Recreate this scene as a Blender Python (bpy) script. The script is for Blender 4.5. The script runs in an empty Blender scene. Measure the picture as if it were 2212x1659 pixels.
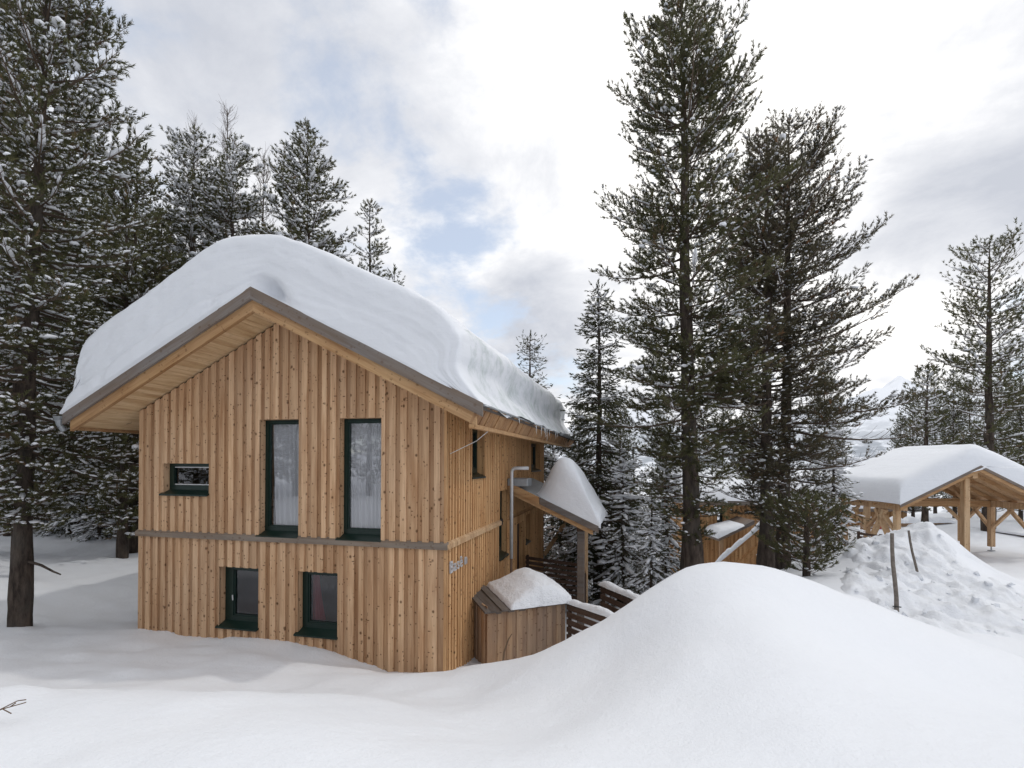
import bpy, math, random
import numpy as np
from mathutils import Vector, Matrix, noise as mnoise

sc = bpy.context.scene
COL = sc.collection
rng = np.random.default_rng(7)
random.seed(7)

# ------------------------------------------------------------------ camera
F_, CY_, PITCH, YAW, ROLL = 1109.9, 990.6, .005, -.233, .004      # measured on the photograph (2212 px wide)
CAM = np.array([9.508, -8.202, 4.33])
def cam_matrix():
    c, s = math.cos(YAW), math.sin(YAW); cp, sp = math.cos(PITCH), math.sin(PITCH); cr, sr = math.cos(ROLL), math.sin(ROLL)
    return (np.array([[cr, -sr, 0], [sr, cr, 0], [0, 0, 1]]) @ np.array([[1, 0, 0], [0, cp, sp], [0, -sp, cp]])
            @ np.array([[1, 0, 0], [0, 0, -1], [0, 1, 0]]) @ np.array([[c, -s, 0], [s, c, 0], [0, 0, 1]]))
CM = cam_matrix()
def ray(u, v): return CM.T @ np.array([(u - 1106) / F_, (v - CY_) / F_, 1.0])
def P(u, v, d): return CAM + d * ray(u, v)
def onY(u, v, y): r = ray(u, v); return CAM + r * (y - CAM[1]) / r[1]
def onX(u, v, x): r = ray(u, v); return CAM + r * (x - CAM[0]) / r[0]

cd = bpy.data.cameras.new("camera"); cam = bpy.data.objects.new("camera", cd); COL.objects.link(cam)
mw = Matrix.Identity(4)
for i in range(3):
    mw[i][0] = CM[0][i]; mw[i][1] = -CM[1][i]; mw[i][2] = -CM[2][i]; mw[i][3] = CAM[i]
cam.matrix_world = mw
cd.sensor_width = 36; cd.lens = 36 * F_ / 2212; cd.shift_y = (CY_ - 829.5) / 2212
cd.clip_start = .05; cd.clip_end = 12000
sc.camera = cam

# ------------------------------------------------------------------ mesh helpers
def link(name, me, mats, parent=None):
    o = bpy.data.objects.new(name, me); COL.objects.link(o)
    for m in (mats if isinstance(mats, (list, tuple)) else [mats]): me.materials.append(m)
    if parent is not None: o.parent = parent
    return o
def tag(o, label=None, cat=None, group=None, kind=None):
    for k, v in (('label', label), ('category', cat), ('group', group), ('kind', kind)):
        if v: o[k] = v
    return o
def empty(name, loc=(0, 0, 0), rz=0, label=None, cat=None, group=None):
    o = bpy.data.objects.new(name, None); COL.objects.link(o); o.location = loc; o.rotation_euler = (0, 0, rz)
    o.empty_display_size = .2
    return tag(o, label, cat, group)

def np_mesh(name, verts, tris=None, quads=None, tint=None, mat_tri=None, mat_quad=None, smooth=False):
    verts = np.asarray(verts, np.float32)
    me = bpy.data.meshes.new(name)
    nt = 0 if tris is None else len(tris); nq = 0 if quads is None else len(quads)
    me.vertices.add(len(verts)); me.vertices.foreach_set('co', verts.ravel())
    loops = []; starts = []
    if nt: loops.append(np.asarray(tris, np.int32).ravel()); starts.append(np.arange(nt, dtype=np.int32) * 3)
    if nq: loops.append(np.asarray(quads, np.int32).ravel()); starts.append(nt * 3 + np.arange(nq, dtype=np.int32) * 4)
    lp = np.concatenate(loops); me.loops.add(len(lp)); me.loops.foreach_set('vertex_index', lp)
    me.polygons.add(nt + nq); me.polygons.foreach_set('loop_start', np.concatenate(starts))
    mi = np.zeros(nt + nq, np.int32)
    if mat_tri is not None and nt: mi[:nt] = mat_tri
    if mat_quad is not None and nq: mi[nt:] = mat_quad
    me.polygons.foreach_set('material_index', mi)
    me.polygons.foreach_set('use_smooth', np.full(nt + nq, bool(smooth)))
    if tint is not None:
        a = me.attributes.new('tint', 'FLOAT', 'POINT'); a.data.foreach_set('value', np.asarray(tint, np.float32))
    me.update(calc_edges=True); me.validate()
    return me

class MB:
    """collects boxes, bars and tubes, builds them as one mesh"""
    def __init__(s): s.v = []; s.f = []; s.t = []
    def _add(s, vs, fs, tint=None):
        b = len(s.v); s.v += [tuple(map(float, p)) for p in vs]; s.f += [tuple(b + i for i in f) for f in fs]
        t = random.random() if tint is None else tint
        s.t += [t] * len(vs)
    def hexa(s, p, tint=None):       # 8 corners: bottom ring then top ring
        s._add(p, [(3, 2, 1, 0), (4, 5, 6, 7), (0, 1, 5, 4), (1, 2, 6, 5), (2, 3, 7, 6), (3, 0, 4, 7)], tint)
    def box(s, x0, x1, y0, y1, z0, z1, tint=None):
        s.hexa([(x0, y0, z0), (x1, y0, z0), (x1, y1, z0), (x0, y1, z0), (x0, y0, z1), (x1, y0, z1), (x1, y1, z1), (x0, y1, z1)], tint)
    def bar(s, p, q, w, t, up=(0, 0, 1), tint=None):   # square bar from p to q; w sideways, t along up
        p, q = Vector(p), Vector(q); d = (q - p).normalized(); sd = d.cross(Vector(up)).normalized(); u = sd.cross(d).normalized()
        a, b = sd * w / 2, u * t / 2
        s.hexa([p - a - b, p + a - b, q + a - b, q - a - b, p - a + b, p + a + b, q + a + b, q - a + b], tint)
    def quad(s, a, b, c, d, tint=None): s._add([a, b, c, d], [(0, 1, 2, 3)], tint)
    def tube(s, pts, r, n=10, caps=True, tint=None):
        rs = r if isinstance(r, (list, tuple)) else [r] * len(pts)
        vs = []; fs = []; pts = [Vector(p) for p in pts]
        ref = None
        for i, p in enumerate(pts):
            d = (pts[min(i + 1, len(pts) - 1)] - pts[max(i - 1, 0)]).normalized()
            if ref is None: ref = d.orthogonal().normalized()
            a = (ref - d * ref.dot(d)).normalized(); b = d.cross(a); ref = a
            for k in range(n):
                th = 2 * math.pi * k / n; vs.append(p + (a * math.cos(th) + b * math.sin(th)) * rs[i])
        for i in range(len(pts) - 1):
            for k in range(n):
                k2 = (k + 1) % n; fs.append((i * n + k, i * n + k2, (i + 1) * n + k2, (i + 1) * n + k))
        if caps: fs += [tuple(range(n))[::-1], tuple((len(pts) - 1) * n + k for k in range(n))]
        s._add(vs, fs, tint)
    def build(s, name, mats, parent=None, smooth=False, bevel=0, frame=None):
        if frame is not None: inv = frame.inverted(); s.v = [tuple(inv @ Vector(p)) for p in s.v]
        me = bpy.data.meshes.new(name); me.from_pydata(s.v, [], s.f)
        a = me.attributes.new('tint', 'FLOAT', 'POINT'); a.data.foreach_set('value', s.t)
        if smooth: me.polygons.foreach_set('use_smooth', [True] * len(me.polygons))
        me.update()
        o = link(name, me, mats, parent)
        if frame is not None: o.matrix_local = frame
        if bevel:
            m = o.modifiers.new('bevel', 'BEVEL'); m.width = bevel; m.segments = 1; m.limit_method = 'ANGLE'
        return o

# ------------------------------------------------------------------ materials
def mat(name):
    m = bpy.data.materials.new(name); m.use_nodes = True; nt = m.node_tree
    for n in list(nt.nodes): nt.nodes.remove(n)
    out = nt.nodes.new('ShaderNodeOutputMaterial'); return m, nt, out
def N(nt, t, **kw):
    n = nt.nodes.new(t)
    for k, v in kw.items():
        if k.startswith('_'): setattr(n, k[1:], v)
        else: n.inputs[k].default_value = v
    return n
def L(nt, a, b): nt.links.new(a, b)
def mixc(nt, fac, a, b, mode='MIX'):
    n = nt.nodes.new('ShaderNodeMix'); n.data_type = 'RGBA'; n.blend_type = mode; n.clamp_factor = True
    for s, v in ((n.inputs[0], fac), (n.inputs[6], a), (n.inputs[7], b)):
        if isinstance(v, (int, float)): s.default_value = v
        elif isinstance(v, tuple): s.default_value = (*v, 1) if len(v) == 3 else v
        else: nt.links.new(v, s)
    return n.outputs[2]
def math_(nt, op, a, b=None, c=None, clamp=False):
    n = nt.nodes.new('ShaderNodeMath'); n.operation = op; n.use_clamp = clamp
    for i, v in enumerate((a, b, c)):
        if v is None: continue
        if isinstance(v, (int, float)): n.inputs[i].default_value = v
        else: nt.links.new(v, n.inputs[i])
    return n.outputs[0]
def mrange(nt, v, a, b, c=0, d=1, smooth=False):
    n = nt.nodes.new('ShaderNodeMapRange'); n.clamp = True
    if smooth: n.interpolation_type = 'SMOOTHSTEP'
    nt.links.new(v, n.inputs[0])
    for i, x in enumerate((a, b, c, d)): n.inputs[i + 1].default_value = x
    return n.outputs[0]
def mapping(nt, vec, scale=(1, 1, 1), loc=(0, 0, 0), rot=(0, 0, 0)):
    n = nt.nodes.new('ShaderNodeMapping'); nt.links.new(vec, n.inputs[0])
    n.inputs['Scale'].default_value = scale; n.inputs['Location'].default_value = loc; n.inputs['Rotation'].default_value = rot
    return n.outputs[0]
def bsdf(nt, out, col, rough=.7, spec=.3, bump=None, bstr=.3, bdist=.02, metal=0):
    b = nt.nodes.new('ShaderNodeBsdfPrincipled')
    if isinstance(col, tuple): b.inputs['Base Color'].default_value = (*col, 1)
    else: nt.links.new(col, b.inputs['Base Color'])
    b.inputs['Roughness'].default_value = rough; b.inputs['Specular IOR Level'].default_value = spec; b.inputs['Metallic'].default_value = metal
    if bump is not None:
        n = N(nt, 'ShaderNodeBump', Strength=bstr, Distance=bdist); nt.links.new(bump, n.inputs['Height']); nt.links.new(n.outputs[0], b.inputs['Normal'])
    nt.links.new(b.outputs[0], out.inputs[0]); return b
def noise_(nt, vec, scale, detail=3, rough=.55, dist=0):
    n = N(nt, 'ShaderNodeTexNoise', Scale=scale, Detail=detail, Roughness=rough, Distortion=dist)
    if vec is not None: nt.links.new(vec, n.inputs['Vector'])
    return n.outputs['Fac']

def wood(name, light, dark, knots=.9, grey=.0, greycol=(.2, .19, .18), axis='Z', knot_col=(.09, .04, .015), gscale=1.0):
    """sawn softwood: grain along the axis, tone per board, round and streaky knots, patchy weathering"""
    m, nt, out = mat(name)
    tc = nt.nodes.new('ShaderNodeTexCoord').outputs['Object']
    at = nt.nodes.new('ShaderNodeAttribute'); at.attribute_name = 'tint'; ti = at.outputs['Fac']
    off = nt.nodes.new('ShaderNodeCombineXYZ')
    L(nt, math_(nt, 'MULTIPLY', ti, 31.7), off.inputs[0]); L(nt, math_(nt, 'MULTIPLY', ti, 17.3), off.inputs[1]); L(nt, math_(nt, 'MULTIPLY', ti, 53.1), off.inputs[2])
    va = nt.nodes.new('ShaderNodeVectorMath'); va.operation = 'ADD'; L(nt, tc, va.inputs[0]); L(nt, off.outputs[0], va.inputs[1]); v = va.outputs[0]
    k = {'X': 0, 'Y': 1, 'Z': 2}[axis]
    def sc3(a, b): s = [a, a, a]; s[k] = b; return tuple(s)
    grain = noise_(nt, mapping(nt, v, sc3(42 * gscale, 1.6 * gscale)), 1, 4, .65)
    broad = noise_(nt, mapping(nt, v, sc3(9, .9)), 1, 3, .6)
    col = mixc(nt, ti, light, dark)
    col = mixc(nt, mrange(nt, broad, .42, .68), col, mixc(nt, 1.0, col, (.74, .65, .58), 'MULTIPLY'))
    col = mixc(nt, mrange(nt, grain, .35, .7, 0, .75), col, mixc(nt, 1.0, col, (.70, .60, .52), 'MULTIPLY'))
    patch = noise_(nt, mapping(nt, tc, sc3(1.3, .35)), 1, 4, .6)
    if grey: col = mixc(nt, math_(nt, 'MULTIPLY', mrange(nt, patch, .35, .62), grey), col, greycol)
    if knots:
        for scl, th, keep, seed in (((7.5, 6.5), .23, .62, 0), ((6, 15), .21, .72, 5.3), ((17, 13), .26, .62, 9.1)):
            vo = N(nt, 'ShaderNodeTexVoronoi', Scale=1.0, Randomness=1.0); L(nt, mapping(nt, v, sc3(scl[0], scl[1]), (seed, seed, seed)), vo.inputs['Vector'])
            d = mrange(nt, vo.outputs['Distance'], th * .45, th, 1, 0)
            sp = nt.nodes.new('ShaderNodeSeparateColor'); L(nt, vo.outputs['Color'], sp.inputs[0])
            kk = math_(nt, 'MULTIPLY', d, math_(nt, 'GREATER_THAN', sp.outputs[0], keep))
            col = mixc(nt, math_(nt, 'MULTIPLY', kk, knots), col, knot_col)
    bsdf(nt, out, col, .72, .2, grain, .25, .004)
    return m

M = {}
M['clad'] = wood('larch_cladding', (.765, .525, .325), (.395, .23, .12), .85, .28, (.50, .375, .27))
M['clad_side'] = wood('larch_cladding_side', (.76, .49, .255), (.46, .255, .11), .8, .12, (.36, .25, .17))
M['beam'] = wood('planed_spruce', (.66, .475, .29), (.56, .38, .22), .5, .2, (.36, .27, .2), gscale=.8)
M['beamX'] = wood('planed_spruce_along', (.55, .355, .185), (.45, .275, .135), .5, .2, (.33, .25, .19), axis='X')
M['soffit'] = wood('soffit_boards', (.74, .56, .35), (.66, .48, .28), .15, .0, axis='Y')
M['grey_wood'] = wood('weathered_boards', (.235, .225, .22), (.14, .135, .135), .4, .7, (.21, .155, .115), axis='X')
M['ledge'] = wood('weathered_ledge', (.34, .28, .225), (.26, .21, .165), .5, .6, (.19, .17, .15), axis='X')
M['grey_roof'] = wood('weathered_roof_planks', (.15, .135, .125), (.10, .09, .085), .2, .3, (.2, .17, .15), axis='Y')
M['shed'] = wood('weathered_shed_boards', (.60, .40, .235), (.36, .225, .135), .6, .5, (.25, .21, .185))
M['dark_slats'] = wood('dark_fence_slats', (.105, .068, .05), (.07, .045, .034), .1, .2, (.13, .11, .1), axis='X')
M['fascia_wet'] = wood('eave_boards', (.50, .31, .16), (.36, .21, .11), .5, .3, (.28, .18, .11))

def simple(name, col, rough=.5, spec=.4, metal=0, bump=0, var=.15, scale=8):
    m, nt, out = mat(name); tc = nt.nodes.new('ShaderNodeTexCoord').outputs['Object']
    n = noise_(nt, tc, scale, 4)
    c = mixc(nt, mrange(nt, n, .35, .65), col, tuple(x * (1 - var) for x in col))
    bsdf(nt, out, c, rough, spec, n if bump else None, bump, .01, metal); return m
M['green'] = simple('dark_green_paint', (.006, .022, .017), .35, .4)
M['zinc'] = simple('zinc_sheet', (.33, .35, .37), .5, .5, .3)
M['pipe'] = simple('galvanised_pipe', (.62, .63, .64), .45, .5, .2)
M['rust'] = simple('rusty_pipe', (.2, .13, .09), .8, .2)
M['dark'] = simple('dark_interior', (.05, .045, .042), .9, .1)
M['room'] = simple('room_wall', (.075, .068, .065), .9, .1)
M['rope'] = simple('pale_cable', (.7, .7, .7), .6, .2)
M['pole'] = simple('weathered_pole', (.22, .19, .165), .85, .2, 0, .4, .4, 14)
M['red'] = simple('red_paint', (.5, .03, .025), .35, .5)
M['black'] = simple('black_rubber', (.015, .015, .016), .5, .4)
M['letter'] = simple('letter_silver', (.62, .63, .66), .4, .5, .2)
M['twig'] = simple('dry_twig', (.17, .115, .075), .9, .1)
M['white_strip'] = simple('white_blind_rail', (.7, .7, .7), .5, .3)

def bark():
    m, nt, out = mat('pine_bark'); tc = nt.nodes.new('ShaderNodeTexCoord').outputs['Object']
    n = noise_(nt, mapping(nt, tc, (9, 9, 2.2)), 1, 5, .7); n2 = noise_(nt, tc, 1.3, 2)
    c = mixc(nt, mrange(nt, n, .35, .65), (.028, .022, .019), (.105, .082, .067))
    c = mixc(nt, mrange(nt, n2, .45, .65, 0, .5), c, (.09, .085, .075))
    bsdf(nt, out, c, .95, .1, n, .9, .05); return m
M['bark'] = bark()
def branch_mat():
    m, nt, out = mat('branch_bark'); tc = nt.nodes.new('ShaderNodeTexCoord').outputs['Object']
    n = noise_(nt, tc, 3, 3); c = mixc(nt, n, (.075, .055, .042), (.14, .105, .08)); bsdf(nt, out, c, .9, .1); return m
M['branch'] = branch_mat()
def needles(name, a, b, c3):
    m, nt, out = mat(name)
    at = nt.nodes.new('ShaderNodeAttribute'); at.attribute_name = 'tint'
    r = nt.nodes.new('ShaderNodeValToRGB'); L(nt, at.outputs['Fac'], r.inputs[0])
    r.color_ramp.elements[0].color = (*a, 1); r.color_ramp.elements[1].color = (*b, 1); r.color_ramp.elements[1].position = .8
    e = r.color_ramp.elements.new(.97); e.color = (*c3, 1)
    d = nt.nodes.new('ShaderNodeBsdfPrincipled'); L(nt, r.outputs[0], d.inputs['Base Color']); d.inputs['Roughness'].default_value = .55; d.inputs['Specular IOR Level'].default_value = .3
    t = nt.nodes.new('ShaderNodeBsdfTranslucent'); L(nt, r.outputs[0], t.inputs[0])
    mx = N(nt, 'ShaderNodeMixShader', Fac=.4); L(nt, d.outputs[0], mx.inputs[1]); L(nt, t.outputs[0], mx.inputs[2]); L(nt, mx.outputs[0], out.inputs[0]); return m
M['needle'] = needles('pine_needles', (.055, .058, .028), (.13, .128, .058), (.17, .115, .06))
M['needle_brown'] = needles('pine_needles_dull', (.065, .06, .038), (.145, .128, .075), (.22, .12, .06))
M['needle_spruce'] = needles('spruce_needles', (.05, .056, .03), (.105, .11, .055), (.1, .08, .04))

def snow(name, big=.0, bumpd=.02, rough_bump=6, icy=False, layers=False):
    m, nt, out = mat(name); tc = nt.nodes.new('ShaderNodeTexCoord').outputs['Object']
    n = noise_(nt, tc, rough_bump, 6, .6)
    fine = noise_(nt, tc, 60, 2, .5)
    mid = noise_(nt, tc, rough_bump * 6, 4, .65)
    h = math_(nt, 'ADD', math_(nt, 'ADD', n, math_(nt, 'MULTIPLY', mid, .30)), math_(nt, 'MULTIPLY', fine, .16))
    if layers:
        w = noise_(nt, mapping(nt, tc, (.5, .5, 13)), 1, 3, .6); h = math_(nt, 'ADD', h, math_(nt, 'MULTIPLY', w, .5))
    c = mixc(nt, noise_(nt, tc, .7, 2), (.75, .775, .82), (.79, .81, .845))
    if icy:   # old glazed snow on the slid eave slope, greyer and streaked
        g = noise_(nt, mapping(nt, tc, (.5, 1.4, 1.4)), 1.6, 6, .7)
        c = mixc(nt, mrange(nt, g, .44, .64, 0, .9), c, (.52, .575, .575))
    bsdf(nt, out, c, .6, .25, h, .55, bumpd); return m
M['snow'] = snow('fresh_snow', bumpd=.045, rough_bump=2.2)
M['snow_lump'] = snow('broken_snow', bumpd=.09, rough_bump=7)
M['snow_roof'] = snow('packed_roof_snow', bumpd=.03, rough_bump=3.5, layers=True)
M['snow_ice'] = snow('glazed_roof_snow', bumpd=.05, rough_bump=5, icy=True)
M['snow_twig'] = simple('snow_on_branches', (.82, .835, .87), .7, .2, 0, 0, .02)

def glass(name, refl=.35, tint=(.86, .88, .9)):
    m, nt, out = mat(name)
    fr = N(nt, 'ShaderNodeFresnel', IOR=1.5)
    fac = math_(nt, 'ADD', fr.outputs[0], refl, clamp=True)
    g = N(nt, 'ShaderNodeBsdfGlossy', Roughness=.0); g.inputs[0].default_value = (.95, .96, 1, 1)
    t = nt.nodes.new('ShaderNodeBsdfTransparent'); t.inputs[0].default_value = (*tint, 1)
    tc = nt.nodes.new('ShaderNodeTexCoord').outputs['Object']
    b = N(nt, 'ShaderNodeBump', Strength=.06, Distance=.02); L(nt, noise_(nt, tc, 1.6, 1), b.inputs['Height']); L(nt, b.outputs[0], g.inputs['Normal'])
    mx = nt.nodes.new('ShaderNodeMixShader'); L(nt, fac, mx.inputs[0]); L(nt, t.outputs[0], mx.inputs[1]); L(nt, g.outputs[0], mx.inputs[2])
    L(nt, mx.outputs[0], out.inputs[0]); return m
M['glass'] = glass('window_glass', .12, (.95, .96, .97))
M['glass_dark'] = glass('window_glass_dim', .05)
def cloth(name, col, tr=.4):
    m, nt, out = mat(name)
    d = nt.nodes.new('ShaderNodeBsdfDiffuse'); d.inputs[0].default_value = (*col, 1)
    t = nt.nodes.new('ShaderNodeBsdfTranslucent'); t.inputs[0].default_value = (*col, 1)
    mx = N(nt, 'ShaderNodeMixShader', Fac=tr); L(nt, d.outputs[0], mx.inputs[1]); L(nt, t.outputs[0], mx.inputs[2]); L(nt, mx.outputs[0], out.inputs[0]); return m
M['curtain'] = cloth('white_voile', (.88, .88, .9), .25); M['red_curtain'] = cloth('red_curtain_cloth', (.5, .05, .085))

# ------------------------------------------------------------------ terrain (radial basis surface through measured points)
def ctl():
    pts = []
    def a(u, v, d): pts.append(P(u, v, d))
    def w(x, y, z): pts.append(np.array([x, y, z], float))
    def f(d, xc, z): p = CAM + d * np.array([CM[2][0], CM[2][1], 0]) + xc * np.array([CM[0][0], CM[0][1], 0]); pts.append(np.array([p[0], p[1], z]))
    # foreground bank
    for u, v, d in ((0, 1659, 2.7), (550, 1659, 2.68), (1106, 1659, 2.66), (1650, 1659, 2.66), (2212, 1659, 2.7)): a(u, v, d)
    for xc in (-4, 0, 4): f(.3, xc, 2.65); f(-4, xc, 2.6); f(1.5, xc, 2.68)
    a(0, 1503, 3.9); a(300, 1503, 3.9); a(620, 1500, 4.2); a(800, 1515, 4.6); a(950, 1545, 4.8); a(1100, 1600, 3.8)
    a(0, 1580, 3.1); a(500, 1580, 3.1)
    f(5.3, -5, 1.85); f(5.3, -3, 1.85); f(5.6, -1.9, 1.75); f(6.0, -.9, 1.5)
    a(0, 1490, 6.7); a(300, 1490, 6.7); a(560, 1490, 6.8); a(720, 1487, 6.8); a(800, 1462, 7.6); a(900, 1500, 6.6); a(1020, 1490, 6.6)
    a(0, 1425, 8.2); a(250, 1425, 8.2); a(480, 1430, 8.0)
    for u, v in ((302, 1360), (420, 1372), (470, 1381), (560, 1378), (650, 1390), (740, 1415), (800, 1436), (850, 1452), (900, 1460), (962, 1459)):
        p = onY(u, v, -.03); pts.append(p)
    a(60, 1362, 10.0); a(180, 1352, 10.9); a(240, 1330, 12.2); a(150, 1275, 13.2); a(60, 1270, 13.0)
    a(285, 1205, 17); a(200, 1192, 18); a(90, 1180, 18.5); a(0, 1165, 19.5)
    w(-1.2, 4, .85); w(-1.0, 9, .8); w(3, 5, .5); w(3, 12, .0); w(6.5, 3, .35); w(7.6, 2, .4); w(9, 4, .4); w(8, 8, -.3); w(10, 7, .3); w(11, 4.6, .8)
    # mound in front of the shed and to the right
    a(1040, 1440, 8.2); a(1120, 1424, 7.8); a(1225, 1388, 7.2); a(1300, 1345, 6.7); a(1390, 1290, 6.4); a(1450, 1249, 6.2); a(1510, 1222, 6.1); a(1570, 1215, 6.0)
    a(1640, 1220, 6.0); a(1720, 1240, 6.0); a(1810, 1274, 6.0); a(1900, 1310, 5.9); a(2000, 1346, 5.8); a(2100, 1390, 5.5); a(2212, 1430, 5.3)
    a(1570, 1300, 5.0); a(1570, 1420, 4.1); a(1900, 1420, 4.6); a(1300, 1440, 5.4); a(1200, 1500, 5.2); a(2100, 1500, 4.4); a(1500, 1540, 3.4)
    f(7.6, 1.9, 1.35); f(8.0, 3.3, 1.9); f(8.2, 4.6, 1.7); f(8.5, 5.6, 1.2); f(9.0, .6, .55); f(9.6, 1.6, .6); f(10, 3, .9)
    # ploughed yard and heap base
    a(2150, 1440, 8.6); a(2212, 1400, 9.3); a(2211, 1320, 12.0); a(2212, 1262, 15.5); a(2187, 1207, 20.4)
    a(2016, 1139, 16); a(1970, 1160, 15.6); a(2050, 1170, 15.4); a(2090, 1210, 15.0); a(2016, 1200, 14.6); a(2016, 1265, 13.2); a(1900, 1250, 12.6); a(1809, 1246, 12.2)
    a(1850, 1290, 10.8); a(1930, 1325, 10.4); a(2000, 1345, 10.2); a(2060, 1365, 9.6); a(2090, 1300, 12.0)
    f(18.5, 15.5, .6); f(20, 13, .9); f(22, 19, .4); f(24, 24, .4); f(14, 15, .7); f(10, 11.5, .95); f(7, 9, 1.1)
    a(1850, 1195, 15); a(1920, 1165, 17); a(1800, 1228, 14.5)
    # slope falling away behind
    f(14, 4.9, .8); f(14, 2, .2); f(17, 8, .5); f(18, 3, -.6); f(22, 6, -1.5); f(26, 11, -1.9); f(30, 0, -2); f(28, 18, .6); f(34, 26, .6); f(30, 32, .8)
    f(20, -5, .6); f(22, -9, 1.6); f(26, -14, 2.2); f(24, -22, 2.4); f(14, -16, 1.6); f(6, -12, 1.9); f(-6, -10, 2.6); f(-6, 10, 2.6); f(0, 14, 1.6); f(2, -9, 2.5)
    for d, xc, z in ((45, -30, 3.5), (45, 0, -3.5), (45, 25, -1), (48, 50, 1), (0, 45, 1.5), (-30, 0, 3), (-30, 40, 2.5), (-30, -40, 3), (0, -45, 3), (60, 0, -5), (62, 30, -3), (60, -40, 3)): f(d, xc, z)
    return np.array(pts)
TP = ctl()
def _phi(r2): return np.sqrt(r2 + .5 ** 2)
_A = _phi(((TP[:, None, :2] - TP[None, :, :2]) ** 2).sum(2)); _n = len(TP)
_pm = np.hstack([np.ones((_n, 1)), TP[:, :2]])
_K = np.block([[_A - 2e-3 * np.eye(_n), _pm], [_pm.T, np.zeros((3, 3))]])
_sol = np.linalg.solve(_K, np.concatenate([TP[:, 2], np.zeros(3)]))
CF = CAM[:2] + 6 * CM[2][:2]
def tz(x, y):
    x = np.atleast_1d(np.asarray(x, float)); y = np.atleast_1d(np.asarray(y, float)); q = np.stack([x, y], 1)
    dc = np.hypot(x - CF[0], y - CF[1]); k = np.clip(55 / np.maximum(dc, 1e-6), None, 1)
    qq = CF + (q - CF) * k[:, None]
    z = np.empty(len(q))
    for i in range(0, len(q), 20000):
        s = qq[i:i + 20000]
        z[i:i + 20000] = _phi(((s[:, None, :] - TP[None, :, :2]) ** 2).sum(2)) @ _sol[:_n] + _sol[_n] + s @ _sol[_n + 1:]
    far = np.clip((dc - 50) / 500, 0, 1); z = z * (1 - far) + far * -14
    return z
def gz(x, y): return float(tz(x, y)[0])

def fbm(x, y, s, seed=0, oct=4): return mnoise.fractal(Vector((x * s + seed, y * s - seed, seed * .37)), 1.0, 2.0, oct)

def axis(lo, hi, step, far, g=1.22):
    a = list(np.arange(lo, hi + 1e-6, step)); s = step; v = hi; up = []
    while v < far: s *= g; v += s; up.append(v)
    s = step; v = lo; dn = []
    while v > -far: s *= g; v -= s; dn.append(v)
    return np.array(dn[::-1] + a + up)
def grid_mesh(name, xs, ys, zf):
    X, Y = np.meshgrid(xs, ys); Z = zf(X.ravel(), Y.ravel()); v = np.stack([X.ravel(), Y.ravel(), Z], 1)
    nx, ny = len(xs), len(ys); i = np.arange(nx - 1)[None, :] + nx * np.arange(ny - 1)[:, None]; i = i.ravel()
    return np_mesh(name, v, None, np.stack([i, i + 1, i + 1 + nx, i + nx], 1), smooth=True)
def ground_z(x, y):
    z = tz(x, y); o = np.zeros(len(z))
    for i in range(len(z)):
        if -14 < x[i] < 32 and -10 < y[i] < 26:
            o[i] = .05 * fbm(x[i], y[i], .55, 3.1, 3) + .045 * max(0, fbm(x[i] * .7 + y[i] * .5, y[i] * .6 - x[i] * .9, 1.1, 6.6, 3)) + .016 * fbm(x[i], y[i], 2.2, 5.5, 3)
            if x[i] < 5.5 and -5.5 < y[i] < 3: o[i] += .05 * fbm(x[i], y[i] * 1.4, 1.5, 8.2, 2)
            if y[i] > 4 and x[i] < 0: o[i] += .06 * fbm(x[i], y[i], 1.1, 1.2, 3)
    return z + o
g = link('snow_ground', grid_mesh('snow_ground', axis(-12, 30, .14, 5000), axis(-9, 22, .14, 5000), ground_z), M['snow']); tag(g, kind='structure')

# the heap of ploughed snow and the scraped yard: lumpy sheets on the terrain
def cam_frame(x, y):
    q = np.stack([x - CAM[0], y - CAM[1]], 1); return q @ CM[2][:2], q @ CM[0][:2]
def r_j(p): return .5 * mnoise.noise(p * 2.3)
def heap_z(x, y):
    z = tz(x, y); d, xc = cam_frame(x, y); u = 1106 + F_ * xc / np.maximum(d, 1)
    # outline of the rough snow in depth and picture angle terms of the place (edges sink under the smooth snow)
    m = np.clip((u - 1800) / 40, 0, 1) * np.clip((d - 9.0) / .8, 0, 1) * np.clip((17.6 - d) / 1.0, 0, 1) * np.clip((13.6 - (xc - .0 * d)) / .8, 0, 1)
    e = np.clip((13.0 - d) / 3.0, 0, 1) * np.clip((xc - 10.2) / 1.2, 0, 1); m = m * (1 - e)
    o = np.empty(len(z))
    for i in range(len(z)):
        p = Vector((x[i], y[i], 0))
        r = mnoise.ridged_multi_fractal(p * 1.15 + Vector((3, 1, 0)), 1.0, 2.1, 4, 1.0, 2.0) * .11
        c = mnoise.voronoi(p * 3.1 + Vector((r_j(p), r_j(p * 1.3), 0)))[0][0]; c2 = mnoise.voronoi(p * 1.25)[0][0]
        o[i] = r + .13 * (.35 - c) + .26 * (.4 - c2) + .10 * fbm(x[i], y[i], 3.2, 4.4, 4)
    return z + np.where(m > 0, (.02 + o) * m, 0) - (1 - m) * .15
c0 = P(1990, 1200, 13.5)
hp = link('snow_heap', grid_mesh('snow_heap', np.arange(c0[0] - 6, c0[0] + 6.5, .065), np.arange(c0[1] - 6.5, c0[1] + 5.5, .065), heap_z), M['snow_lump'])
tag(hp, 'lumpy heap of ploughed snow in front of the open carport', 'snow heap')
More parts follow.
